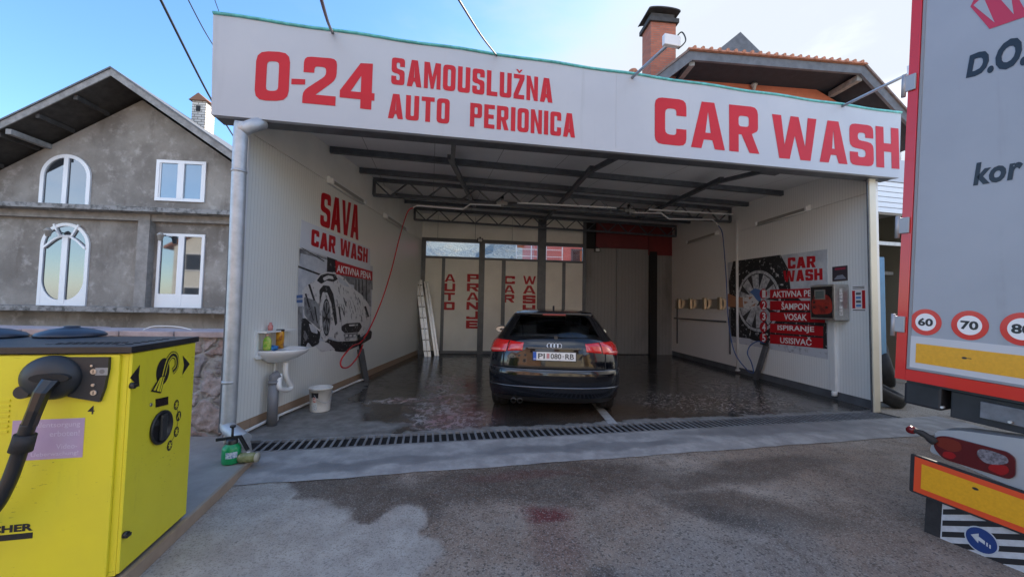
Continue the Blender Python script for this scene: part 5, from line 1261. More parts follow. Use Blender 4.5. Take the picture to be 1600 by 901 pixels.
c_ = kq(249, 667); b = MB(); b.lathe(KR.P(c_[0], c_[1], .0), [(.088, .004), (.094, .010), (.092, .018), (.082, .020), (.078, .008), (0, .006)], 40, tuple(KR.n)); b.build('dial_ring', M_black, ks)
b = MB(); b.fbox(KR, c_[0]-.02, c_[0]+.028, c_[1]-.072, c_[1]+.072, .008, .026, .008); b.fbox(KR, c_[0]-.07, c_[0]+.07, c_[1]+.02, c_[1]+.05, .0075, .010); b.build('selector_knob', mat('knob', (.03, .032, .035), .4), ks)
sy = ((274, 632), (277.5, 649.5), (274, 674), (263.5, 695.5))
for i, p in enumerate(sy):
    c_ = kq(*p); b = MB(); rr_ = .0275
    b.fpoly(KR, [(c_[0]+rr_*.9*math.cos(2*math.pi*k/24), c_[1]+rr_*1.1*math.sin(2*math.pi*k/24)) for k in range(24)], .0055); b.use(1)
    for k in range(3 if i != 1 else 2):
        a = k*math.pi/3+.3+i*.5; dx, dz = .017*math.cos(a), .021*math.sin(a); ex, ez = -.0035*math.sin(a), .0035*math.cos(a)
        b.fpoly(KR, [(c_[0]+q*dx+r_*ex+(k-.5)*.009*(i == 1), c_[1]+q*dz+r_*ez) for q, r_ in ((-1, -1), (1, -1), (1, 1), (-1, 1))], .0062+.0004*k)
    b.build('symbol', [M_ink, M_yel], ks)
for p, q in zip(sy, sy[1:]):
    b = MB(); a, e = V((*kq(*p), 0)), V((*kq(*q), 0)); d_ = (e-a).normalized(); a += d_*.03; e -= d_*.03; n_ = V((-d_.y, d_.x, 0))*.0018
    b.fpoly(KR, [tuple(w_[:2]) for w_ in (a-n_, e-n_, e+n_, a+n_)], .0055); b.build('symbol_link', M_ink, ks)
for p in ((203, 602), (192, 835)):
    c_ = kq(*p); b = MB(); b.cyl(KR.P(*c_, .004), KR.P(*c_, .022), .016, n=16); b.fbox(KR, c_[0]-.024, c_[0]+.01, c_[1]-.008, c_[1]+.008, .02, .032, .003); b.build('lock_knob', M_black, ks)
c_ = kq(234, 632); b = MB(); b.cyl(KR.P(*c_, .004), KR.P(*c_, .009), .009, n=14); b.build('small_lock', M_stainless, ks)

# sprayer and jar on the slab
c0 = gnd(361, 722, .07)
t = thing('pump_sprayer', 'small green pump sprayer with black trigger on the slab corner', 'sprayer', c0)
b = MB(); b.lathe(c0, [(0, 0), (.062, 0), (.07, .012), (.07, .12), (.064, .14), (.045, .155), (.04, .165)], 28); b.build('tank', mat('green_tank', (.012, .30, .10), .28), t)
b = MB(); b.lathe(c0, [(.043, .15), (.043, .19), (.035, .20), (0, .20)], 20); vX = V((1, .2, 0)).normalized()
b.cyl(c0+V((0, 0, .19)), c0+V((0, 0, .30)), .010, n=10); b.cyl(c0+V((0, 0, .295)), c0+V((0, 0, .312)), .022, n=12)
b.bar(c0-vX*.12+V((0, 0, .195)), c0+vX*.07+V((0, 0, .215)), .022, .022); b.bar(c0+vX*.06+V((0, 0, .215)), c0+vX*.13+V((0, -.01, .10)), .022, .022); b.build('pump_head', M_black, t)
b = MB(); e = c0+vX*.135+V((0, -.01, .085)); b.cyl(e, e-V((0, 0, .03)), .014, n=10); b.build('spray_tip', M_plastic, t)
b = MB()
cv = (CAM-c0); a0 = math.atan2(cv.y, cv.x)
for k in range(6):
    q1, q2 = a0-.6+.2*k, a0-.4+.2*k; b.face([c0+V((.0712*math.cos(q), .0712*math.sin(q), z)) for q, z in ((q1, .055), (q2, .055), (q2, .105), (q1, .105))])
b.build('label', mat('label_bluewhite', (.55, .62, .68), .5, c2=(.12, .2, .4), vs=90, ramp=(.4, .5)), t)
c0 = gnd(385, 722, .07)+V((0, 0, .042)); 
t = thing('glass_jar', 'lying dusty glass jar beside the green pump sprayer', 'jar', c0)
b = MB(); dj = V((1, .12, 0)).normalized(); b.lathe(c0-dj*.06, [(0, 0), (.034, 0), (.04, .012), (.041, .11), (.036, .13), (.036, .14), (.03, .14), (.03, .12), (0, .02)], 24, tuple(dj)); b.build('body', mat('jar_dusty', (.30, .30, .16), .25, c2=(.14, .16, .05), vs=20), t)
b = MB(); b.lathe(c0+dj*.075, [(.039, 0), (.039, .018), (.0, .019)], 22, tuple(dj)); b.build('rim', mat('jar_rim', (.40, .38, .3), .4), t)

# ================================================================ the trailer
far = ray(573, 436).normalized(); ta = -far
r1, r2 = ray(1425, 0), ray(1398, 590); tb = ta.cross(r1.cross(r2)).normalized(); tb = tb if tb.z > 0 else -tb
TP = atY(1398, 590, 2.73); TF_ = Fr(TP, ta, V((-1, -.3, 0)), tb); TF_.n = ta.cross(tb).normalized(); TF_.n = TF_.n if TF_.n.x < 0 else -TF_.n
tr = thing('semi_trailer', 'grey and red semi trailer rear with speed limit discs at the right edge', 'trailer', V((TP.x+1, TP.y, 0)))
tp = lambda x, y, o=0.0: TF_.px(x, y, o)
M_tred = mat('trailer_red', (.60, .012, .010), .28, coat=.4)
g = G('trailer_grey')
n1 = g.noise(1.3, 5, .6); n2 = g.noise(7, 4, .65, stretch=(1, 1, .06)); n3 = g.noise(2, 5, .7)
cc = g.mix(g.ss(n1, .35, .7), (.32, .345, .385), (.355, .38, .42)); cc = g.mix(g.math('MULTIPLY', g.ss(n2, .55, .78), g.ss(n3, .4, .65, 0, .35)), cc, (.16, .155, .15))
M_tgrey = g.out(cc, .45, g.bump(n1, .06, .01))
TW, TH = 2.5, 2.75
b = MB(); b.fbox(TF_, .02, TW, .02, TH, -13.2, -.03); b.build('box_body', mat('trailer_side', (.55, .56, .58), .5), tr)
zb_ = .075; sl_ = tp(1418, 500)[0]
b = MB(); b.fbox(TF_, 0, sl_, 0, TH, -.10, .0); b.fbox(TF_, TW-sl_, TW, 0, TH, -.10, 0); b.fbox(TF_, sl_+.001, TW-sl_-.001, 0, zb_, -.10, -.001); b.fbox(TF_, sl_+.001, TW-sl_-.001, TH-.1, TH, -.10, -.001); b.build('door_frame', M_tred, tr)
b = MB(); b.fbox(TF_, sl_+.003, TW/2-.005, zb_+.003, TH-.105, -.05, -.012, .004); dl = b.build('door', M_tgrey, tr)
b = MB(); b.fbox(TF_, TW/2+.005, TW-sl_-.003, zb_+.003, TH-.105, -.05, -.012, .004); b.build('door', M_tgrey, tr)
b = MB(); b.fbox(TF_, sl_+.003, sl_+.018, zb_+.003, TH-.11, -.012, -.006); b.fbox(TF_, sl_+.018, TW/2-.01, zb_+.003, zb_+.018, -.012, -.006); b.build('door_seal', mat('seal_grey', (.25, .27, .29), .6), tr)
for y in (129, 352, 506):
    s, z = tp(1421 if y < 300 else (1410 if y < 400 else 1403), y, .02); b = MB(); b.fbox(TF_, -.022, .045, z-.055, z+.055, .001, .016, .004); b.cyl(TF_.P(-.018, z-.085, .010), TF_.P(-.018, z+.07, .010), .013, n=12); b.build('hinge', mat('hinge_alu', (.36, .37, .39), .5, .3), tr)
def disc(b, s, z, r_, o, kx=.88, n=40): b.fpoly(TF_, [(s+r_*kx*math.cos(2*math.pi*i/n), z+r_*math.sin(2*math.pi*i/n)) for i in range(n)], o)
for cx_, cy_, hh_, txt in ((1445, 503, 20.5, '60'), (1513.5, 508, 23, '70'), (1596, 514, 26, '80')):
    s, z = tp(cx_, cy_); r_ = abs(tp(cx_, cy_-hh_)[1]-tp(cx_, cy_+hh_)[1])/2
    b = MB(); disc(b, s, z, r_, -.0095); b.use(1); disc(b, s, z, r_*.66, -.0085); o = b.build('speed_disc', [M_tred, M_ltext], tr)
    sub(link('numeral', boxword(TF_, txt, s-r_*.42, s+r_*.42, z-r_*.30, z+r_*.30, -.0072, bold=.035), M_ink), o)
navy = mat('navy_vinyl', (.005, .008, .018), .4)
me = word(TF_, 'D.O.O.', (1509, 123), (1666, 25), -.0095, block=False, bold=.05, shear=.14, tl=(1512, 88), br=(1664, 88)); link('lettering', me, navy, tr)
s0, z0 = tp(1519, 290.5); s1, z1 = tp(1597, 268); _, zt_ = tp(1521, 255)
me = font_mesh('kor', .04, .12, 1.08); link('lettering', place(me, TF_, s0, s1, z0, zt_, -.0095, z0+.0, zt_), navy, tr)
b = MB(); b.fpoly(TF_, [tp(*p) for p in ((1515, 10), (1545, 45), (1640, 12), (1640, -40), (1530, -20))], -.0095); b.use(1)
for tri in (((1520, 8), (1535, -6), (1553, 35)), ((1560, -4), (1578, -10), (1583, 22)), ((1592, 0), (1606, -14), (1600, 14))): b.fpoly(TF_, [tp(*p) for p in tri], -.0085)
b.build('crown_emblem', [mat('emblem_pink_red', (.50, .02, .06), .4), M_tgrey], tr)
# yellow marking plate on the door
b = MB(); q4 = [tp(1420, 524), tp(1620, 553), tp(1620, 613), tp(1416, 576)]
za, zb2 = q4[0][1], q4[3][1]
b.fbox(TF_, q4[0][0], TW/2-.06, zb2+.004, za, -.0115, -.008); b.use(1); y1_, y0_ = tp(1431, 536)[1], tp(1430, 566)[1]; b.fbox(TF_, tp(1430, 550)[0], TW/2-.10, y0_, y1_, -.008, -.0065)
mk = b.build('marking_plate', [mat('plate_pale', (.55, .56, .58), .4), mat('reflex_yellow', (.72, .36, .012), .35, var=.06, vs=60)], tr)
b = MB(); s, z = tp(1506, 559); b.fpoly(TF_, [(s+.012*math.cos(2*math.pi*i/14), z+.007*math.sin(2*math.pi*i/14)) for i in range(14)], -.0058); b.fpoly(TF_, [(s+.012, z-.001), (s+.03, z-.002), (s+.03, z+.003), (s+.012, z+.003)], -.0058); sub(b.build('approval_mark', M_ink), mk)
# chassis underneath
M_ch = mat('chassis_black', (.020, .022, .027), .5, var=.3, vs=6)
b = MB(); b.fbox(TF_, .03, .22, -.17, -.02, -.45, -.05, .015); b.fbox(TF_, .25, 2.4, -.20, -.03, -.30, -.08, .008); b.fbox(TF_, .62, .74, -.38, -.02, -9, -.12); b.fbox(TF_, 1.75, 1.87, -.38, -.02, -9, -.12)
b.fbox(TF_, .05, 2.45, -.02, 0.0, -12, -.03); b.build('chassis', M_ch, tr)
b = MB(); s, z = tp(1565, 640, -.05); b.fbox(TF_, .385, 1.2, -.155, -.055, -.079, -.06, .004); b.build('cross_plate', mat('chassis_grey', (.17, .18, .20), .5, .3, var=.2, vs=12), tr)
for px_, py_ in ((1472, 636), (1578, 659)):
    s, z = tp(px_, py_, -.04); b = MB(); b.cyl(TF_.P(s, z, -.06), TF_.P(s, z, -.035), .008, n=12); b.build('bolt', M_alu, tr)
# lamp beam: housing, lamp, marking plate, mud flap
BO = -.02
u4 = [tp(1452, 705, BO), tp(1463, 672, BO), tp(1500, 672, BO), tp(1720, 702, BO), tp(1720, 800, BO), tp(1600, 768, BO)]
b = MB(); b.fpoly(TF_, rnd(u4, .02), BO, .16); b.build('lamp_housing', mat('housing_silver', (.40, .42, .45), .35, .4), tr)
b = MB(); b.fpoly(TF_, rnd([tp(1460, 698, BO), tp(1463, 681, BO), tp(1480, 680, BO), tp(1576, 705, BO), tp(1588, 715, BO), tp(1588, 743, BO), tp(1578, 748, BO), tp(1475, 716, BO)], .025), BO+.014, .012)
lm = b.build('rear_lamp', mat('lamp_dark_red', (.085, .004, .006), .22, coat=.25), tr)
def lampseg(pix, m_, nm, o=.0165): b = MB(); b.fpoly(TF_, rnd([tp(*p, BO) for p in pix], .03), BO+o, .002); sub(b.build(nm, m_), lm)
lampseg(((1464, 695), (1465, 683), (1480, 682), (1503, 690), (1506, 703), (1490, 706)), mat('amber_lens', (.15, .016, .008), .25), 'amber_lens')
lampseg(((1528, 710), (1530, 700), (1548, 702), (1575, 712), (1579, 722), (1560, 726), (1540, 722)), mat('clear_lens', (.17, .16, .18), .2, var=.5, vs=60), 'clear_lens')
lampseg(((1474, 712), (1476, 704), (1490, 705), (1497, 712), (1490, 717)), mat('stop_red', (.27, .006, .008), .25), 'stop_lens'); lampseg(((1545, 732), (1548, 724), (1575, 726), (1580, 736), (1568, 743)), mat('stop_red', (.3, 0, 0)), 'stop_lens')
b = MB(); p0_, p1_ = TF_.P(*tp(1462, 690, BO), BO+.01), TF_.P(*tp(1436, 670, BO), BO+.06); b.tube([p0_, (p0_+p1_)/2+V((0, 0, .01)), p1_], .016, 12, 4, radii=[.026, .02, .016]); ml = b.build('marker_arm', M_rubber, tr)
b = MB(); d_ = (p1_-p0_).normalized(); b.lathe(TF_.P(*tp(1430, 670, BO), BO+.045), [(0, -.022), (.022, -.018), (.026, 0), (.022, .02), (0, .022)], 20, tuple(TF_.n)); sub(b.build('marker_lamp', mat('marker_red', (.16, .008, .01), .25)), ml)
cor = [tp(1427, 766, .01), tp(1428, 712, .01), tp(1600, 771, .01), tp(1600, 833, .01)]
def lin(p, q, s): return p[1]+(q[1]-p[1])*(s-p[0])/(q[0]-p[0])
sE = 1.1
def qd(s0_, s1_, i, o0):   # inset quad following the plate's edges
    return [(s0_, lin(cor[0], cor[3], s0_)+i), (s1_, lin(cor[0], cor[3], s1_)+i), (s1_, lin(cor[1], cor[2], s1_)-i), (s0_, lin(cor[1], cor[2], s0_)-i)]
sL = cor[0][0]
b = MB(); b.fpoly(TF_, rnd(qd(sL-.022, sE, -.012, 0), .012), .008, .02); b.use(1).fpoly(TF_, qd(sL, sE-.02, .0, 0), .010); b.use(2).fpoly(TF_, qd(sL+.036, sE-.06, .034, 0), .0112)
mk = b.build('marking_plate', [M_rubber, mat('reflex_orange', (.70, .075, .02), .35), mat('reflex_yellow', (.7, .4, .01))], tr)
b = MB(); s, z = tp(1524, 763, .012); b.fpoly(TF_, [(s+.014*math.cos(2*math.pi*i/16), z+.008*math.sin(2*math.pi*i/16)) for i in range(16)], .0125); sub(b.build('approval_mark', M_ink), mk)
# mud flap with slanted stripes and arrow disc
fo = -.03
fa, fb, fc, fd_ = tp(1473, 785, fo), tp(1469, 849, fo), tp(1620, 905, fo), tp(1620, 830, fo)
b = MB(); b.fpoly(TF_, [tp(1447, 777, fo), tp(1443, 846, fo), tp(1640, 918, fo), tp(1640, 838, fo)], fo, .02); fl_ = b.build('mud_flap', M_rubber, tr)
b = MB(); b.use(0).fpoly(TF_, [fa, fb, fc, fd_], fo+.004, .003); st_pal = mat('flap_pale', (.50, .53, .56), .4, var=.1, vs=30)
b.use(1)
sw_ = fc[0]-fb[0]
def fpt(u_, v_):
    bot = lin(fb, fc, fb[0]+u_*sw_); top = lin(fa, fd_, fb[0]+u_*sw_); return (fb[0]+u_*sw_, bot+(top-bot)*v_)
for i in range(7):
    v0 = -.35+i*.27; poly = []
    for u_, dv in ((.02, 0), (.98, .62), (.98, .62+.13), (.02, .13)):
        poly.append((u_, v0+dv))
    # clip to the plate
    def clip(pl, f_, inside):
        out = []
        for k in range(len(pl)):
            p, q = pl[k-1], pl[k]; ip, iq = inside(p), inside(q)
            if ip != iq:
                t_ = (f_-p[1])/(q[1]-p[1]); out.append((p[0]+(q[0]-p[0])*t_, f_))
            if iq: out.append(q)
        return out
    poly = clip(poly, .03, lambda p: p[1] >= .03)
    if poly: poly = clip(poly, .97, lambda p: p[1] <= .97)
    if len(poly) >= 3: b.fpoly(TF_, [fpt(*p) for p in poly], fo+.0052)
s, z = tp(1534, 843, fo); r_ = .078
b.use(2).fpoly(TF_, [(s+r_*.9*math.cos(2*math.pi*i/36), z+r_*math.sin(2*math.pi*i/36)) for i in range(36)], fo+.0066); b.use(3).fpoly(TF_, [(s+r_*.82*math.cos(2*math.pi*i/36), z+r_*.91*math.sin(2*math.pi*i/36)) for i in range(36)], fo+.0074)
b.use(0)
ar = [(-.62, .12), (-.15, .45), (-.15, .22), (.22, .06), (.22, -.22), (-.15, -.08), (-.15, -.32)]
b.fpoly(TF_, [(s+x*r_*.9, z+y*r_) for x, y in ar], fo+.0082)
for k in (.30, .47): b.fpoly(TF_, [(s+x*r_*.9, z+y*r_) for x, y in ((k, .03-(k-.3)*.4), (k+.09, .0-(k-.3)*.4), (k+.09, -.28-(k-.3)*.4), (k, -.25-(k-.3)*.4))], fo+.0082)
sub(b.build('warning_plate', [st_pal, M_ink, mat('disc_white', (.45, .50, .55), .4), mat('disc_blue', (.015, .045, .18), .35)]), fl_)
for o_ in (-2.2, -3.5, -4.8):   # running gear, out of the frame but carrying the trailer
    for s_ in (.05, 2.1):
        c_ = TF_.P(s_, 0, o_); c_.z = .5; b = MB(); b.lathe(c_, [(.28, 0), (.48, .01), (.5, .05), (.5, .30), (.48, .34), (.28, .35), (.25, .1), (.28, 0)], 32, tuple(ta)); b.build('wheel', M_tyre, tr)

# ================================================================ the grey rendered house on the left
HP = atY(280, 470, 11.5)
HFr = Fr(V((HP.x, HP.y, 0)), V((math.cos(rad(5.5)), math.sin(rad(5.5)), 0)), (0, -1, 0))
g = G('grey_render')
n1 = g.noise(0.55, 7, .62); n2 = g.noise(3.2, 7, .66); n3 = g.noise(40, 3, .6); n4 = g.noise(1.6, 6, .7, stretch=(1, 1, .28))
cc = g.mix(g.ss(n1, .36, .66), (.178, .160, .142), (.320, .298, .270)); cc = g.mix(g.ss(n2, .50, .72, 0, .6), cc, (.46, .435, .41)); cc = g.mix(g.ss(n4, .52, .72, 0, .55), cc, (.12, .10, .085)); cc = g.mix(g.ss(n3, .6, .7, 0, .25), cc, (.08, .08, .08))
M_render = g.out(cc, .9, g.bump(g.math('ADD', n3, n2), .35, .01))
M_conc = mat('weathered_concrete', (.26, .255, .25), .85, c2=(.075, .075, .07), vs=7, ramp=(.36, .56), bump=.3, bs=25)
M_wood = mat('grey_timber', (.235, .225, .215), .75, var=.25, vs=6)
M_eave = mat('dark_boarding', (.040, .036, .033), .8, var=.3, vs=5)
M_tiles = mat('dark_roof_sheet', (.10, .105, .115), .6, var=.2, vs=8)
M_pvc = mat('white_pvc', (.76, .77, .79), .3)
M_pane = mat('house_pane', (.028, .034, .042), .03, ior=2.3)
hs = thing('grey_house', 'unfinished grey rendered gable house with white arched windows', 'house', HFr.P(-2, 0, -3))
hp = lambda x, y, o=0: HFr.px(x, y, o)
VO = 1.0
apx = hp(175, 108, VO); rgt = hp(362, 238, VO); lft = hp(0, 192, VO)
kR = (rgt[1]-apx[1])/(rgt[0]-apx[0]); kL = (lft[1]-apx[1])/(lft[0]-apx[0])
sL, sR = -8.3, 4.4
def roofz(s): return apx[1] + ((s-apx[0])*kL if s < apx[0] else (s-apx[0])*kR)
WALL_L, WALL_R = -7.2, 3.4
b = MB(); wz = lambda s: roofz(s)-.34
b.prism([HFr.P(WALL_L, 0, 0), HFr.P(WALL_R, 0, 0), HFr.P(WALL_R, wz(WALL_R), 0), HFr.P(apx[0], wz(apx[0]), 0), HFr.P(WALL_L, wz(WALL_L), 0)], HFr.n*-8.5)
b.build('wall', M_render, hs)
b = MB()
for s in (sL, sR):
    p = [HFr.P(apx[0], apx[1], VO), HFr.P(s, roofz(s), VO), HFr.P(s, roofz(s)-.20, VO), HFr.P(apx[0], apx[1]-.20, VO)]
    b.prism(p, HFr.n*-10.0)
rf = b.build('roof', M_eave, hs)
b = MB()
for s in (sL, sR):
    b.prism([HFr.P(apx[0], apx[1]+.05, VO+.06), HFr.P(s, roofz(s)+.05, VO+.06), HFr.P(s, roofz(s)+.004, VO+.06), HFr.P(apx[0], apx[1]+.004, VO+.06)], HFr.n*-10.2)
sub(b.build('roof_covering', M_tiles), rf)
b = MB()
for s in (sL, sR):
    b.prism([HFr.P(apx[0], apx[1]-.0, VO+.03), HFr.P(s, roofz(s), VO+.03), HFr.P(s, roofz(s)-.20, VO+.03), HFr.P(apx[0], apx[1]-.20, VO+.03)], HFr.n*-.028)
sub(b.build('barge_board', M_wood), rf)
for k, dr in enumerate((.9, 1.8, 2.7, 3.6)):
    b = MB(); s = apx[0]-dr; b.obox(HFr.P(s-.05, roofz(s)-.33, .02), HFr.d*.10, HFr.n*(VO-.06), (0, 0, .12)); sub(b.build('rafter_end', M_eave), rf)
b = MB(); s, z = hp(10, 206, .9); s2, z2 = hp(70, 229, .05); b.obox(HFr.P(s2-.0, z2-.05, 0), HFr.d*.14, HFr.n*(VO), (0, 0, .14)); b.build('purlin_end', M_wood, hs)
b = MB(); s = 3.35; b.obox(HFr.P(s-.1, roofz(s)-.40, 0), HFr.d*.16, HFr.n*(VO-.05), (0, 0, .14)); b.build('purlin_end', M_eave, hs)
# chimney
s, zt = hp(318, 160, -1.6); _, zb_ = hp(318, 215, -1.6)
g = G('white_brick'); br = g.new('ShaderNodeTexBrick'); br.inputs['Scale'].default_value = 1.0; br.inputs['Brick Width'].default_value = .25; br.inputs['Row Height'].default_value = .085; br.inputs['Mortar Size'].default_value = .012
br.inputs['Color1'].default_value = (.62, .58, .52, 1); br.inputs['Color2'].default_value = (.50, .46, .41, 1); br.inputs['Mortar'].default_value = (.16, .14, .12, 1)
def brickvec(g):
    sx = g.new('ShaderNodeSeparateXYZ'); g.link(g.pos, sx.inputs[0]); cx_ = g.new('ShaderNodeCombineXYZ'); g.link(g.math('ADD', sx.outputs[0], sx.outputs[1]), cx_.inputs[0]); g.link(sx.outputs[2], cx_.inputs[1]); return cx_.outputs[0]
g.link(brickvec(g), br.inputs['Vector']); M_wbrick = g.out(br.outputs[0], .8)
ch = thing('_', '', '', (0, 0, 0)); bpy.data.objects.remove(ch)
b = MB(); b.fbox(HFr, s-.22, s+.22, zb_-1.2, zt-.05, -1.85, -1.4); chim = b.build('chimney', M_wbrick); sub(chim, rf)
b = MB(); b.prism([HFr.P(s-.30, zt-.06, -1.33), HFr.P(s+.30, zt-.06, -1.33), HFr.P(s, zt+.20, -1.33)], HFr.n*-.6); sub(b.build('chimney_cap', mat('clay_cap', (.20, .09, .05), .7)), rf)
b = MB(); b.fbox(HFr, s-.09, s+.05, zt-.42, zt-.22, -1.399, -1.392); sub(b.build('chimney_vent', M_dark), rf)
# balcony slabs and pilaster
_, z1 = hp(180, 326, .4); b = MB(); b.fbox(HFr, WALL_L-.2, 2.72, z1-.075, z1+.055, .0, .55); b.build('upper_ledge', M_conc, hs)
_, z2 = hp(180, 482.5, .5); b = MB(); b.fbox(HFr, WALL_L-.2, 2.55, z2-.08, z2+.06, .0, .65); b.build('balcony_slab', M_conc, hs)
zlow, zup = z2+.06, z1-.075
s0, s1 = hp(222, 410)[0], hp(240, 410)[0]
b = MB(); b.fbox(HFr, s0, s1, zlow, zup, .0, .22); b.fbox(HFr, WALL_L, 2.6, zup-.20, zup-.001, .001, .18); b.build('pilaster', mat('render_trim', (.26, .245, .23), .9, var=.2, vs=4, bump=.2, bs=30), hs)
M_dkr = M_render
# windows
def arch_pts(s0, s1, z0, z1, rise, n=18):
    c, r_ = (s0+s1)/2, (s1-s0)/2
    return [(s0, z0), (s1, z0)] + [(c+r_*math.cos(math.pi*i/n), z1-rise+rise*math.sin(math.pi*i/n)) for i in range(n+1)]
def frame_from(outer, inner, o0, o1, nm, m_, par):
    """a flat frame between two outlines of equal length"""
    b = MB(); n = len(outer)
    for k in range(n):
        j = (k+1) % n
        P = lambda q, o: HFr.P(q[0], q[1], o)
        b.face([P(outer[k], o1), P(outer[j], o1), P(inner[j], o1), P(inner[k], o1)])
        b.face([P(outer[k], o0), P(outer[k], o1), P(outer[j], o1), P(outer[j], o0)]); b.face([P(inner[k], o0), P(inner[k], o1), P(inner[j], o1), P(inner[j], o0)])
    bmesh.ops.remove_doubles(b.bm, verts=b.bm.verts[:], dist=.0005)
    return b.build(nm, m_, par)
# upper arched window
s0, z0 = hp(62, 321); s1, zt = hp(146, 244); W_ = s1-s0; zb0 = z1+.056
o_ = arch_pts(s0, s1, zb0, zt, W_*.5); i_ = arch_pts(s0+.10, s1-.10, zb0+.02, zt-.10, W_*.5-.10)
f = frame_from(o_, i_, .0, .05, 'arched_window', M_pvc, hs); b = MB(); b.fpoly(HFr, i_, .012); sub(b.build('pane', M_pane), f); b = MB(); c = (s0+s1)/2; b.fbox(HFr, c-.06, c+.06, zb0+.02, zt-.10, .013, .055); sub(b.build('mullion', M_pvc), f)
# upper square window
s0, z0 = hp(243, 313.5); s1, zt = hp(324, 254); 
rc = lambda a, b_, c, d: [(a, c), (b_, c), (b_, d), (a, d)]
f = frame_from(rc(s0, s1, z0, zt), rc(s0+.09, s1-.09, z0+.09, zt-.09), .0, .05, 'window', M_pvc, hs); c = (s0+s1)/2
b = MB(); b.fpoly(HFr, rc(s0+.09, s1-.09, z0+.09, zt-.09), .012); sub(b.build('pane', mat('blind_pane', (.20, .28, .36), .06, ior=2.0)), f)
b = MB(); b.fbox(HFr, c-.09, c+.09, z0+.09, zt-.09, .013, .055)
b.fbox(HFr, s0+.09, s0+.13, z0+.09, zt-.09, .013, .03); b.fbox(HFr, s1-.13, s1-.09, z0+.09, zt-.09, .013, .03); sub(b.build('mullion', M_pvc), f)
# arched balcony door
s0, z0 = hp(59, 475); s1, zt = hp(144, 350); W_ = s1-s0; zb0 = zlow
o_ = arch_pts(s0, s1, zb0, zt, W_*.52); i_ = arch_pts(s0+.09, s1-.09, zb0+.05, zt-.09, W_*.52-.09)
f = frame_from(o_, i_, .0, .05, 'balcony_door', M_pvc, hs); b = MB(); b.fpoly(HFr, i_, .012); sub(b.build('pane', M_pane), f)
c = (s0+s1)/2; zs = zt-W_*.52
b = MB(); b.fbox(HFr, c-.075, c+.075, zb0+.05, zs+.27, .013, .055); sub(b.build('mullion', M_pvc), f)
for sg in (-1, 1):   # curved leaf tops and curved lower corner panels
    b = MB(); a0_ = c+sg*.07; e_ = s0+.09 if sg < 0 else s1-.09
    topc = [(a0_+(e_-a0_)*t, zs+.26-.34*t*t*(1.6-.6*t)) for t in [k/10 for k in range(11)]]
    for p, q in zip(topc, topc[1:]): b.bar(HFr.P(p[0], p[1], .035), HFr.P(q[0], q[1], .035), .05, .07, HFr.n)
    b.bar(HFr.P(c+sg*.16, zs+.28, .035), HFr.P(c+sg*.33, zs+.62, .035), .05, .06, HFr.n)
    n_ = 10; r_ = abs(e_-a0_)
    low = [(e_, zb0+.05), (a0_, zb0+.05), (a0_, zb0+.16)] + [(a0_+sg*r_*math.sin(math.pi/2*k/n_), zb0+.16+.62*(1-math.cos(math.pi/2*k/n_))) for k in range(n_+1)]
    sub(b.build('leaf_frame', M_pvc), f); b = MB(); b.fpoly(HFr, low, .045, .03); sub(b.build('leaf_panel', M_pvc), f)
b = MB(); b.bar(HFr.P(c-.17, zs+.28, .035), HFr.P(c+.17, zs+.28, .035), .05, .07, HFr.n); sub(b.build('transom_bar', M_pvc), f)
# balcony door right
s0, z0 = hp(243, 475); s1, zt = hp(322, 367); zb0 = zlow
f = frame_from(rc(s0, s1, zb0, zt), rc(s0+.08, s1-.08, zb0+.05, zt-.08), .0, .05, 'balcony_door', M_pvc, hs); c = (s0+s1)/2
b = MB(); b.fpoly(HFr, rc(s0+.08, s1-.08, zb0+.05, zt-.08), .012); sub(b.build('pane', M_pane), f)
b = MB(); b.fbox(HFr, c-.08, c+.08, zb0+.05, zt-.08, .013, .055); sub(b.build('mullion', M_pvc), f)
for q0, q1 in ((s0+.08, c-.08), (c+.08, s1-.08)): b = MB(); b.fbox(HFr, q0, q1, zb0+.05, zb0+.40, .013, .05); sub(b.build('leaf_panel', M_pvc), f)
# ground floor window, mostly hidden
s0, zt = hp(40, 511); s1, _ = hp(196, 511); b = MB(); b.fbox(HFr, s0, s1, zt-1.2, zt, .0, .05); f = b.build('window', M_pvc, hs); b = MB(); b.fbox(HFr, s0+.1, s1-.1, zt-1.1, zt-.1, .05, .053); sub(b.build('pane', M_pane), f)
for x, y in ((77, 363), (252, 370)):
    s, z = hp(x, y, .25); b = MB(); c_ = HFr.P(s, z, .28); b.lathe(c_-V((0, 0, .12)), [(0, 0), (.05, 0), (.085, .16), (.10, .17), (.04, .24), (0, .26)], 6); b.use(1).bar(c_+V((0, 0, .02)), HFr.P(s-.05, z+.1, 0), .025, .025); b.build('wall_lantern', [mat('lantern', (.34, .33, .31), .3), M_black], hs)
for x, y in ((79, 334), (256, 340), (64, 488), (259, 489)):
    s, z = hp(x, y, .4); zz = (z1-.075) if y < 400 else (z2-.08); b = MB(); b.lathe(HFr.P(s, zz-.035, .4), [(0, -.01), (.04, 0), (.05, .035), (0, .036)], 14); b.build('soffit_lamp', M_conc, hs)

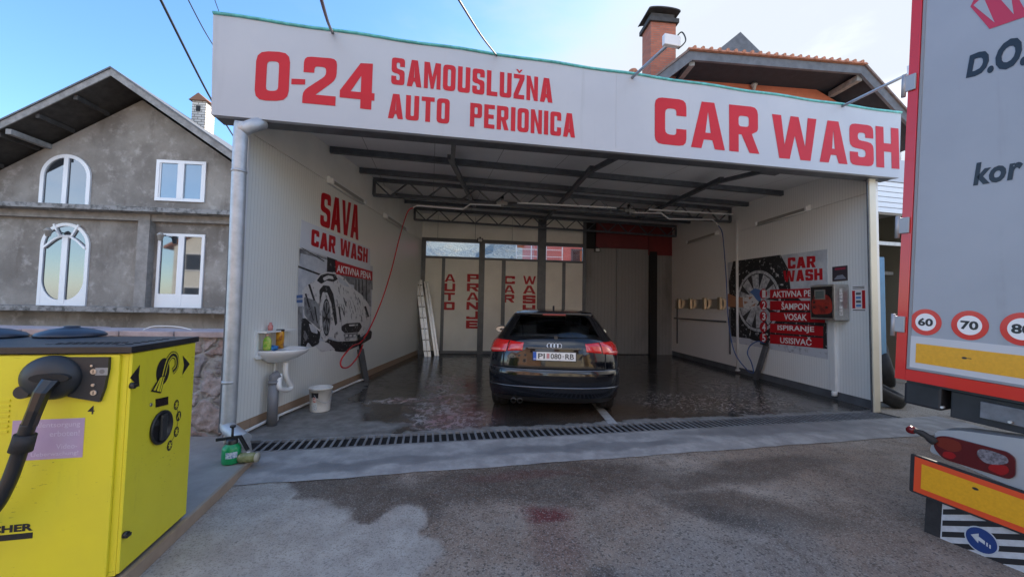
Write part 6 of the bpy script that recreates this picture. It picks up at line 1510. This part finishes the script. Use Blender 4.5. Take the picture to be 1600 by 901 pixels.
# ================================================================ rubble stone wall with capping
g = G('rubble_stone')
vo = g.new('ShaderNodeTexVoronoi'); vo.feature = 'DISTANCE_TO_EDGE'; vo.inputs['Scale'].default_value = 3.3; wv = g.warp(3, .25); g.link(wv, vo.inputs['Vector'])
vc = g.new('ShaderNodeTexVoronoi'); vc.inputs['Scale'].default_value = 3.3; g.link(wv, vc.inputs['Vector'])
sepc = g.new('ShaderNodeSeparateColor'); g.link(vc.outputs['Color'], sepc.inputs[0])
n1 = g.noise(16, 6, .7); mort = g.ss(vo.outputs['Distance'], .02, .07, 1, 0)
st = g.mix(sepc.outputs[0], (.30, .215, .195), (.37, .33, .33)); st = g.mix(g.ss(sepc.outputs[1], .6, .8), st, (.24, .225, .24)); st = g.mix(g.ss(n1, .42, .68, 0, .55), st, (.12, .105, .10))
M_stone = g.out(g.mix(mort, st, (.27, .26, .25)), .9, g.bump(g.math('ADD', g.ss(vo.outputs['Distance'], 0, .12), g.math('MULTIPLY', n1, .6)), .9, .03))
SW = Fr(V((-2.97, 4.06, 0)), V((-1, -.05, 0)), (0, -1, 0))
t = thing('stone_wall', 'pinkish rubble stone wall with flat capping slabs beside the downpipe', 'wall', SW.P(1.5, 0, -.2))
ztop = atY(325, 527, 4.05).z
b = MB()
nx_, nz_ = 120, 34
rows_ = [[b.bm.verts.new(SW.P(4.0*i/nx_, ztop*j/nz_, .02*math.sin(i*.9+j*1.3)*math.sin(j*.7-i*.37)+random.uniform(-.006, .006))) for j in range(nz_+1)] for i in range(nx_+1)]
for A, B in zip(rows_, rows_[1:]):
    for j in range(nz_): b.bm.faces.new((A[j], B[j], B[j+1], A[j+1])).smooth = True
b.fbox(SW, 0, 4.0, 0, ztop-.01, -.40, -.06); b.build('masonry', M_stone, t, recalc=False)
x = 0.0
while x < 3.9:
    L_ = random.uniform(.32, .55); b = MB(); b.fbox(SW, x+.006, x+L_-.006, ztop+.002, ztop+.055+random.uniform(0, .012), -.44, .045, .012); b.build('capping_slab', mat('capping_stone', (.36, .29, .29), .85, var=.18, vs=7, bump=.3, bs=30), t); x += L_
b = MB(); p = [SW.P(.95, ztop+.06, -.1), SW.P(.85, ztop+.10, -.12), SW.P(.6, ztop+.10, -.1), SW.P(.42, ztop+.075, -.05)]; b.tube(p, .005, 6, 6); tag(b.build('loose_hose', M_plastic), 'short loose grey hose lying on the stone wall capping', 'hose')

# ================================================================ the orange house behind
RP_ = V((4.6, 12.9, 0)); RH = Fr(RP_, V((math.cos(rad(5.5)), math.sin(rad(5.5)), 0)), (0, -1, 0))
M_orange = mat('orange_render', (.50, .155, .085), .8, var=.12, vs=1.5, bump=.1, bs=30)
M_clay = mat('clay_tile', (.40, .16, .09), .7, var=.3, vs=9)
M_greyb = mat('grey_boards', (.105, .108, .12), .7, var=.2, vs=4)
rh = thing('orange_house', 'orange rendered house with half-hipped roof and brick chimney behind the fascia', 'house', RH.P(1.5, 0, -4))
rp_ = lambda x, y, o=0: RH.px(x, y, o)
A_, B_ = rp_(1077, 80), rp_(1350, 103); D_, C_ = rp_(985, 152), rp_(1452, 215)
th_ = .30; mid = ((A_[0]+B_[0])/2); R_ = rp_(1157, 50, -2.6)
outl = [D_, A_, B_, C_, (C_[0]-.05, C_[1]-th_), (B_[0]-.12, B_[1]-th_), (A_[0]+.12, A_[1]-th_), (D_[0]+.05, D_[1]-th_)]
b = MB(); b.prism([RH.P(*p, 0) for p in outl[:4]] + [RH.P(*p, 0) for p in outl[4:]], RH.n*-.10); b.build('eave_board', M_greyb, rh)
def soff(s):
    if s < A_[0]: t = (s-D_[0])/(A_[0]-D_[0]); return D_[1]+(A_[1]-D_[1])*t
    if s > B_[0]: t = (s-B_[0])/(C_[0]-B_[0]); return B_[1]+(C_[1]-B_[1])*t
    return A_[1]+(B_[1]-A_[1])*(s-A_[0])/(B_[0]-A_[0])
b = MB()
b.prism([RH.P(*p, -.101) for p in (D_, A_, B_, C_)] + [RH.P(p[0], p[1]-.16, -.101) for p in (C_, B_, A_, D_)], RH.n*-8); rf2 = b.build('roof', mat('soffit_boards', (.018, .021, .028), .8, var=.2, vs=5), rh)
# tile courses: on the hip edge and on both slopes
b = MB()
hipR = RH.P(mid, A_[1]+.75, -2.4)
b.prism([RH.P(A_[0]-.08, A_[1]+.02, .10), RH.P(B_[0]+.08, B_[1]+.02, .10), RH.P(B_[0]+.05, B_[1]+.10, .06), RH.P(A_[0]-.05, A_[1]+.10, .06)], RH.n*-.2)
b.face([RH.P(A_[0]-.05, A_[1]+.10, .05), RH.P(B_[0]+.05, B_[1]+.10, .05), hipR+RH.d*.3+V((0, 0, .1)), hipR-RH.d*.3+V((0, 0, .1))])
n_ = 22
for i in range(n_):
    s = A_[0]+(B_[0]-A_[0])*(i+.5)/n_; z = A_[1]+(B_[1]-A_[1])*(i+.5)/n_; b.cyl(RH.P(s, z+.09, .11), RH.P(s, z+.13, -.2), .06, n=8)
sub(b.build('tile_edge', M_clay), rf2)
for P0, P1 in ((D_, A_), (C_, B_)):
    b = MB(); b.prism([RH.P(P0[0], P0[1]+.01, .06), RH.P(P1[0], P1[1]+.01, .06), RH.P(P1[0], P1[1]+.10, .06), RH.P(P0[0], P0[1]+.10, .06)], RH.n*-8)
    sub(b.build('roof_tiles', mat('old_tile', (.15, .10, .085), .8, var=.3, vs=8)), rf2)
b = MB(); WO = -1.35
ws = (rp_(1056, 130, WO)[0], rp_(1322, 160, WO)[0]); b.prism([RH.P(ws[0], 0, WO), RH.P(ws[1], 0, WO), RH.P(ws[1], soff(ws[1])-.12, WO), RH.P(B_[0]-.6, B_[1]-.17, WO), RH.P(A_[0]+.3, A_[1]-.17, WO), RH.P(ws[0], soff(ws[0])-.12, WO)], RH.n*-6); b.build('wall', M_orange, rh)
for (x0, y0, x1, y1) in ((1081, 98, 1062, 122), (1343, 122, 1298, 148)):
    p, q = RH.W(x0, y0, -.12), RH.W(x1, y1, WO); b = MB(); b.bar(p, q, .20, .20); b.build('roof_bracket', M_wood, rh)
# rear gable rising above the hip
ga = rp_(1157, 50, -4.2); b = MB(); b.prism([RH.P(ga[0], ga[1], -4.2), RH.P(ga[0]+2.3, ga[1]-2.0, -4.2), RH.P(ga[0]-2.3, ga[1]-2.0, -4.2)], RH.n*-5); b.build('upper_gable', M_greyb, rh)
s, z = rp_(1179, 135, WO+.15); b = MB(); c_ = RH.P(s, z, WO+.12); b.lathe(c_-V((0, 0, .14)), [(0, 0), (.06, 0), (.10, .18), (.14, .2), (.05, .3), (0, .31)], 6); b.use(1).bar(c_+V((0, 0, .12)), c_+V((0, 0, .12))-RH.n*.2, .03, .03); b.build('wall_lantern', [mat('lantern', (.3, .3, .3)), M_black], rh)
# brick chimney
g = G('red_brick'); br = g.new('ShaderNodeTexBrick'); br.inputs['Scale'].default_value = 1.0; br.inputs['Brick Width'].default_value = .26; br.inputs['Row Height'].default_value = .082; br.inputs['Mortar Size'].default_value = .010
br.inputs['Color1'].default_value = (.42, .125, .07, 1); br.inputs['Color2'].default_value = (.30, .085, .05, 1); br.inputs['Mortar'].default_value = (.20, .13, .10, 1)
g.link(brickvec(g), br.inputs['Vector']); M_rbrick = g.out(br.outputs[0], .85, g.bump(br.outputs['Fac'], -.4, .01))
CO = -1.2
c0, zt = rp_(1017, 34, CO); c1, _ = rp_(1056, 34, CO)
b = MB(); b.fbox(RH, c0, c1, 4.5, zt, CO-.75, CO); chm = b.build('chimney', M_rbrick, rh)
b = MB(); b.fbox(RH, c0-.09, c1+.09, zt, zt+.16, CO-.84, CO+.09); b.fbox(RH, c0+.03, c1-.03, zt+.16, zt+.40, CO-.7, CO-.05)
cm = (c0+c1)/2; hw = (c1-c0)/2+.13
arc = [(cm-hw*math.cos(math.pi*k/12), zt+.40+.11*math.sin(math.pi*k/12)) for k in range(13)]
for p, q in zip(arc, arc[1:]): b.prism([RH.P(p[0], p[1], CO+.12), RH.P(q[0], q[1], CO+.12), RH.P(q[0], q[1]+.05, CO+.12), RH.P(p[0], p[1]+.05, CO+.12)], RH.n*-1.0)
sub(b.build('chimney_cap', M_eave), chm)
b = MB(); s, z = rp_(989, 110, -1.0); b.lathe(RH.P(s, z-1.5, -1), [(.16, 0), (.16, 1.35), (.20, 1.4), (.14, 1.5), (0, 1.55)], 14); b.build('clay_vent', M_clay, rh)
# balcony rail at the right end of the house
b = MB(); s, z = rp_(1400, 200, 0)
for i in range(7): b.bar(RH.P(s-.2, z-.2-i*.32, -1.0), RH.P(s+1.4, z-.2-i*.32, -1.0), .04, .04)
for x in (-.2, .6, 1.4): b.bar(RH.P(s+x, z-2.4, -1.0), RH.P(s+x, z, -1.0), .05, .05, (0, 1, 0))
b.build('balcony_railing', M_white, rh)

# ================================================================ garage beside the right post, tyres
GP = V((6.55, 7.35, 0)); GA = Fr(GP, FU, (0, -1, 0))
ga_ = thing('garage', 'open garage with white slatted shutter right of the beige post', 'garage', GA.P(1.5, 0, -2))
gpx = lambda x, y, o=0: GA.px(x, y, o)
zS, zB = gpx(1392, 284)[1], gpx(1392, 333)[1]
b = MB()
n_ = 6
for i in range(n_): b.fbox(GA, -.9, 4.2, zB+(zS-zB)*i/n_+.008, zB+(zS-zB)*(i+1)/n_-.004, -.08-.015*(i % 2), .0, .004)
b.fbox(GA, -.9, 4.2, zB, zS, -.12, -.10); b.build('shutter', mat('shutter_white', (.66, .68, .70), .4), ga_)
b = MB(); b.prism([GA.P(-.9, zS+.004, .02), GA.P(4.4, zS+.004, .02), GA.P(4.4, zS+.004, -3.1), GA.P(-.5, zS+.004, -3.1)], (0, 0, .45)); b.build('roof', M_fascia, ga_)
b = MB(); b.fbox(GA, 4.25, 4.4, 0, zS, -3.1, -.13); b.fbox(GA, -.5, 4.24, 1.15, zS, -3.1, -3.0); b.build('wall', mat('garage_cream', (.22, .21, .165), .6), ga_)
b = MB(); b.prism([GA.P(-.9, 0, -.13), GA.P(-.84, 0, -.13), GA.P(-.52, 0, -2.95), GA.P(-.58, 0, -2.95)], (0, 0, zS)); b.build('wall', mat('garage_cream', (.2, .2, .16)), ga_)
b = MB(); b.fbox(GA, -.5, 4.2, 0, 1.14, -3.05, -2.98); b.build('lower_wall', mat('garage_rust', (.28, .10, .05), .7), ga_)
b = MB(); b.bar(GA.P(-.45, 2.5, -2), GA.P(4, 2.5, -2), .08, .08); b.bar(GA.P(-.6, 3.05, -1), GA.P(4, 3.05, -1), .08, .08); b.build('roof_beam', M_alu, ga_)
s, _ = gpx(1386, 500); zt_ = gpx(1379, 401)[1]; b = MB(); b.fbox(GA, s-.9, s+.03, .15, zt_, -.10, -.04, .005); dr = b.build('blue_door', mat('blue_door_paint', (.06, .20, .36), .4, var=.1, vs=4), ga_)
def tyre(c, ax, label, r=.33):
    b = MB(); b.lathe(c, [(.19*r/.33, -.09), (.27*r/.33, -.105), (.32*r/.33, -.08), (r, -.04), (r, .04), (.32*r/.33, .08), (.27*r/.33, .105), (.19*r/.33, .09), (.19*r/.33, -.09)], 36, ax)
    o = b.build('spare_tyre', M_tyre); tag(o, label, 'tyre', 'old tyres by the garage')
c_ = gnd(1381, 636); tyre(V((c_.x+.12, c_.y+.18, .20)), (.35, -.3, .85), 'old tyre lying tilted on the ground behind the beige post', .32)
c_ = GA.P(gpx(1392, 590)[0], .34, -.1)
tyre(c_ + V((0, 0, .0)), (.75, -.6, .15), 'old tyre standing upright in front of the blue garage door', .34); tyre(c_+V((.1, .25, .5)), (.6, -.7, .25), 'old tyre perched on top of another in the garage mouth', .33)
b = MB(); c_ = GA.P(gpx(1398, 480)[0], 0, -1.2); b.box(c_.x-.3, c_.x+.5, c_.y, c_.y+.5, 0, 1.45, .03); b.cyl(c_+V((.1, 0, 1.45)), c_+V((.1, 0, 1.75)), .18, .12); b.use(1).box(c_.x-.25, c_.x+.45, c_.y-.02, c_.y, .8, 1.3)
tag(b.build('compressor', [M_black, M_rubber]), 'dark machine standing in the shade of the garage', 'machine')

# ================================================================ beyond the back wall: pink house and wooded hill
PK = Fr(V((1.35, 24, 0)), V((1, .08, 0)), (0, -1, 0))
pk = thing('pink_house', 'pink rendered house seen through the transom windows', 'house', PK.P(3, 0, -3))
b = MB(); b.fbox(PK, 0, 7.5, 0, 6.2, -7, 0); b.build('wall', mat('pink_render', (.55, .20, .18), .8, var=.05, vs=2), pk)
s0, z1_ = PK.px(895, 389); b = MB(); b.fbox(PK, s0-.1, s0+1.0, z1_-1.0, z1_, .002, .06); f = b.build('window', M_greyb, pk); b = MB(); b.fbox(PK, s0, s0+.9, z1_-.9, z1_-.1, .06, .065); sub(b.build('pane', M_pane), f)
b = MB()
for i in range(4): b.bar(PK.P(-1.2, 3.6+i*.42, .9), PK.P(1.6, 3.6+i*.42, .9), .04, .04)
for s in (-1.2, -.3, .6, 1.6): b.bar(PK.P(s, 0, .9), PK.P(s, 5.6, .9), .06, .06, (0, 1, 0))
b.build('scaffold_rail', M_white, pk)
b = MB(); b.prism([PK.P(-.5, 6.2, .6), PK.P(8, 6.2, .6), PK.P(3.75, 8.6, .6)], PK.n*-8); b.build('roof', M_clay, pk)
g = G('wooded_hill'); n1 = g.noise(.11, 8, .7); n2 = g.noise(.5, 6, .75)
cc = g.mix(g.ss(n1, .4, .6), (.16, .19, .215), (.235, .25, .24)); cc = g.mix(g.ss(n2, .5, .7, 0, .7), cc, (.33, .27, .20))  # distance haze mixed into the woodland colours as pale blue-grey
M_hill = g.out(cc, .95, g.bump(n2, 1.0, 1.0))
b = MB(); nx_, ny_ = 90, 16
gr_ = []
for i in range(nx_+1):
    x = -160+320*i/nx_; row = []
    for j in range(ny_+1):
        y = 45+75*j/ny_; t_ = j/ny_
        z = (19+5*math.sin(x*.021+1)+3*math.sin(x*.06))*math.sin(min(1, t_*1.15)*math.pi/2)+random.uniform(-.9, .9)*(j > 0)-.3*(j == 0)
        row.append(b.bm.verts.new((x, y, z)))
    gr_.append(row)
for A, B in zip(gr_, gr_[1:]):
    for j in range(ny_): b.bm.faces.new((A[j], B[j], B[j+1], A[j+1])).smooth = True
tag(b.build('hill', M_hill), kind='structure')

# ================================================================ houses across the street, seen only as reflections in the windows, car and wet floor
def street_house(name_m, c, x, y, wd, dp, h, rh_, label):
    fr = Fr(V((x, y, 0)), V((-1, 0, 0)), (0, 1, 0)); t = thing('street_house', label, 'house', V((x-wd/2, y-dp/2, 0)), 'houses across the street')
    b = MB(); b.prism([fr.P(0, 0, 0), fr.P(wd, 0, 0), fr.P(wd, h, 0), fr.P(wd/2, h+rh_-.1, 0), fr.P(0, h, 0)], fr.n*-dp); b.build('wall', mat(name_m, c, .8, var=.08, vs=1), t)
    b = MB()
    for a, e in ((-.5, wd/2), (wd+.5, wd/2)): b.prism([fr.P(a, h-.25, .5), fr.P(e, h+rh_, .5), fr.P(e, h+rh_+.2, .5), fr.P(a, h-.05, .5)], fr.n*-(dp+1))
    b.build('roof', M_clay, t)
    for fl_z in (1.0, 3.8):
        for k in range(3):
            s = wd*(k+.5)/3; b = MB(); b.fbox(fr, s-.7, s+.7, fl_z, fl_z+1.5, .002, .05); f = b.build('window', M_pvc, t); b = MB(); b.fbox(fr, s-.6, s+.6, fl_z+.1, fl_z+1.4, .05, .054); sub(b.build('pane', M_pane), f)
street_house('peach_render', (.62, .36, .22), -3.5, -11, 9, 8, 6.0, 3.0, 'peach rendered gable house across the street')
street_house('cream_render', (.66, .56, .40), 7.5, -12, 9, 8, 5.6, 3.2, 'cream rendered gable house across the street')
street_house('ochre_render', (.60, .42, .20), 19.0, -13, 9, 8, 6.0, 3.0, 'ochre rendered gable house across the street')
street_house('white_render', (.70, .68, .62), -15.0, -12, 9, 8, 5.8, 3.0, 'white rendered gable house across the street')
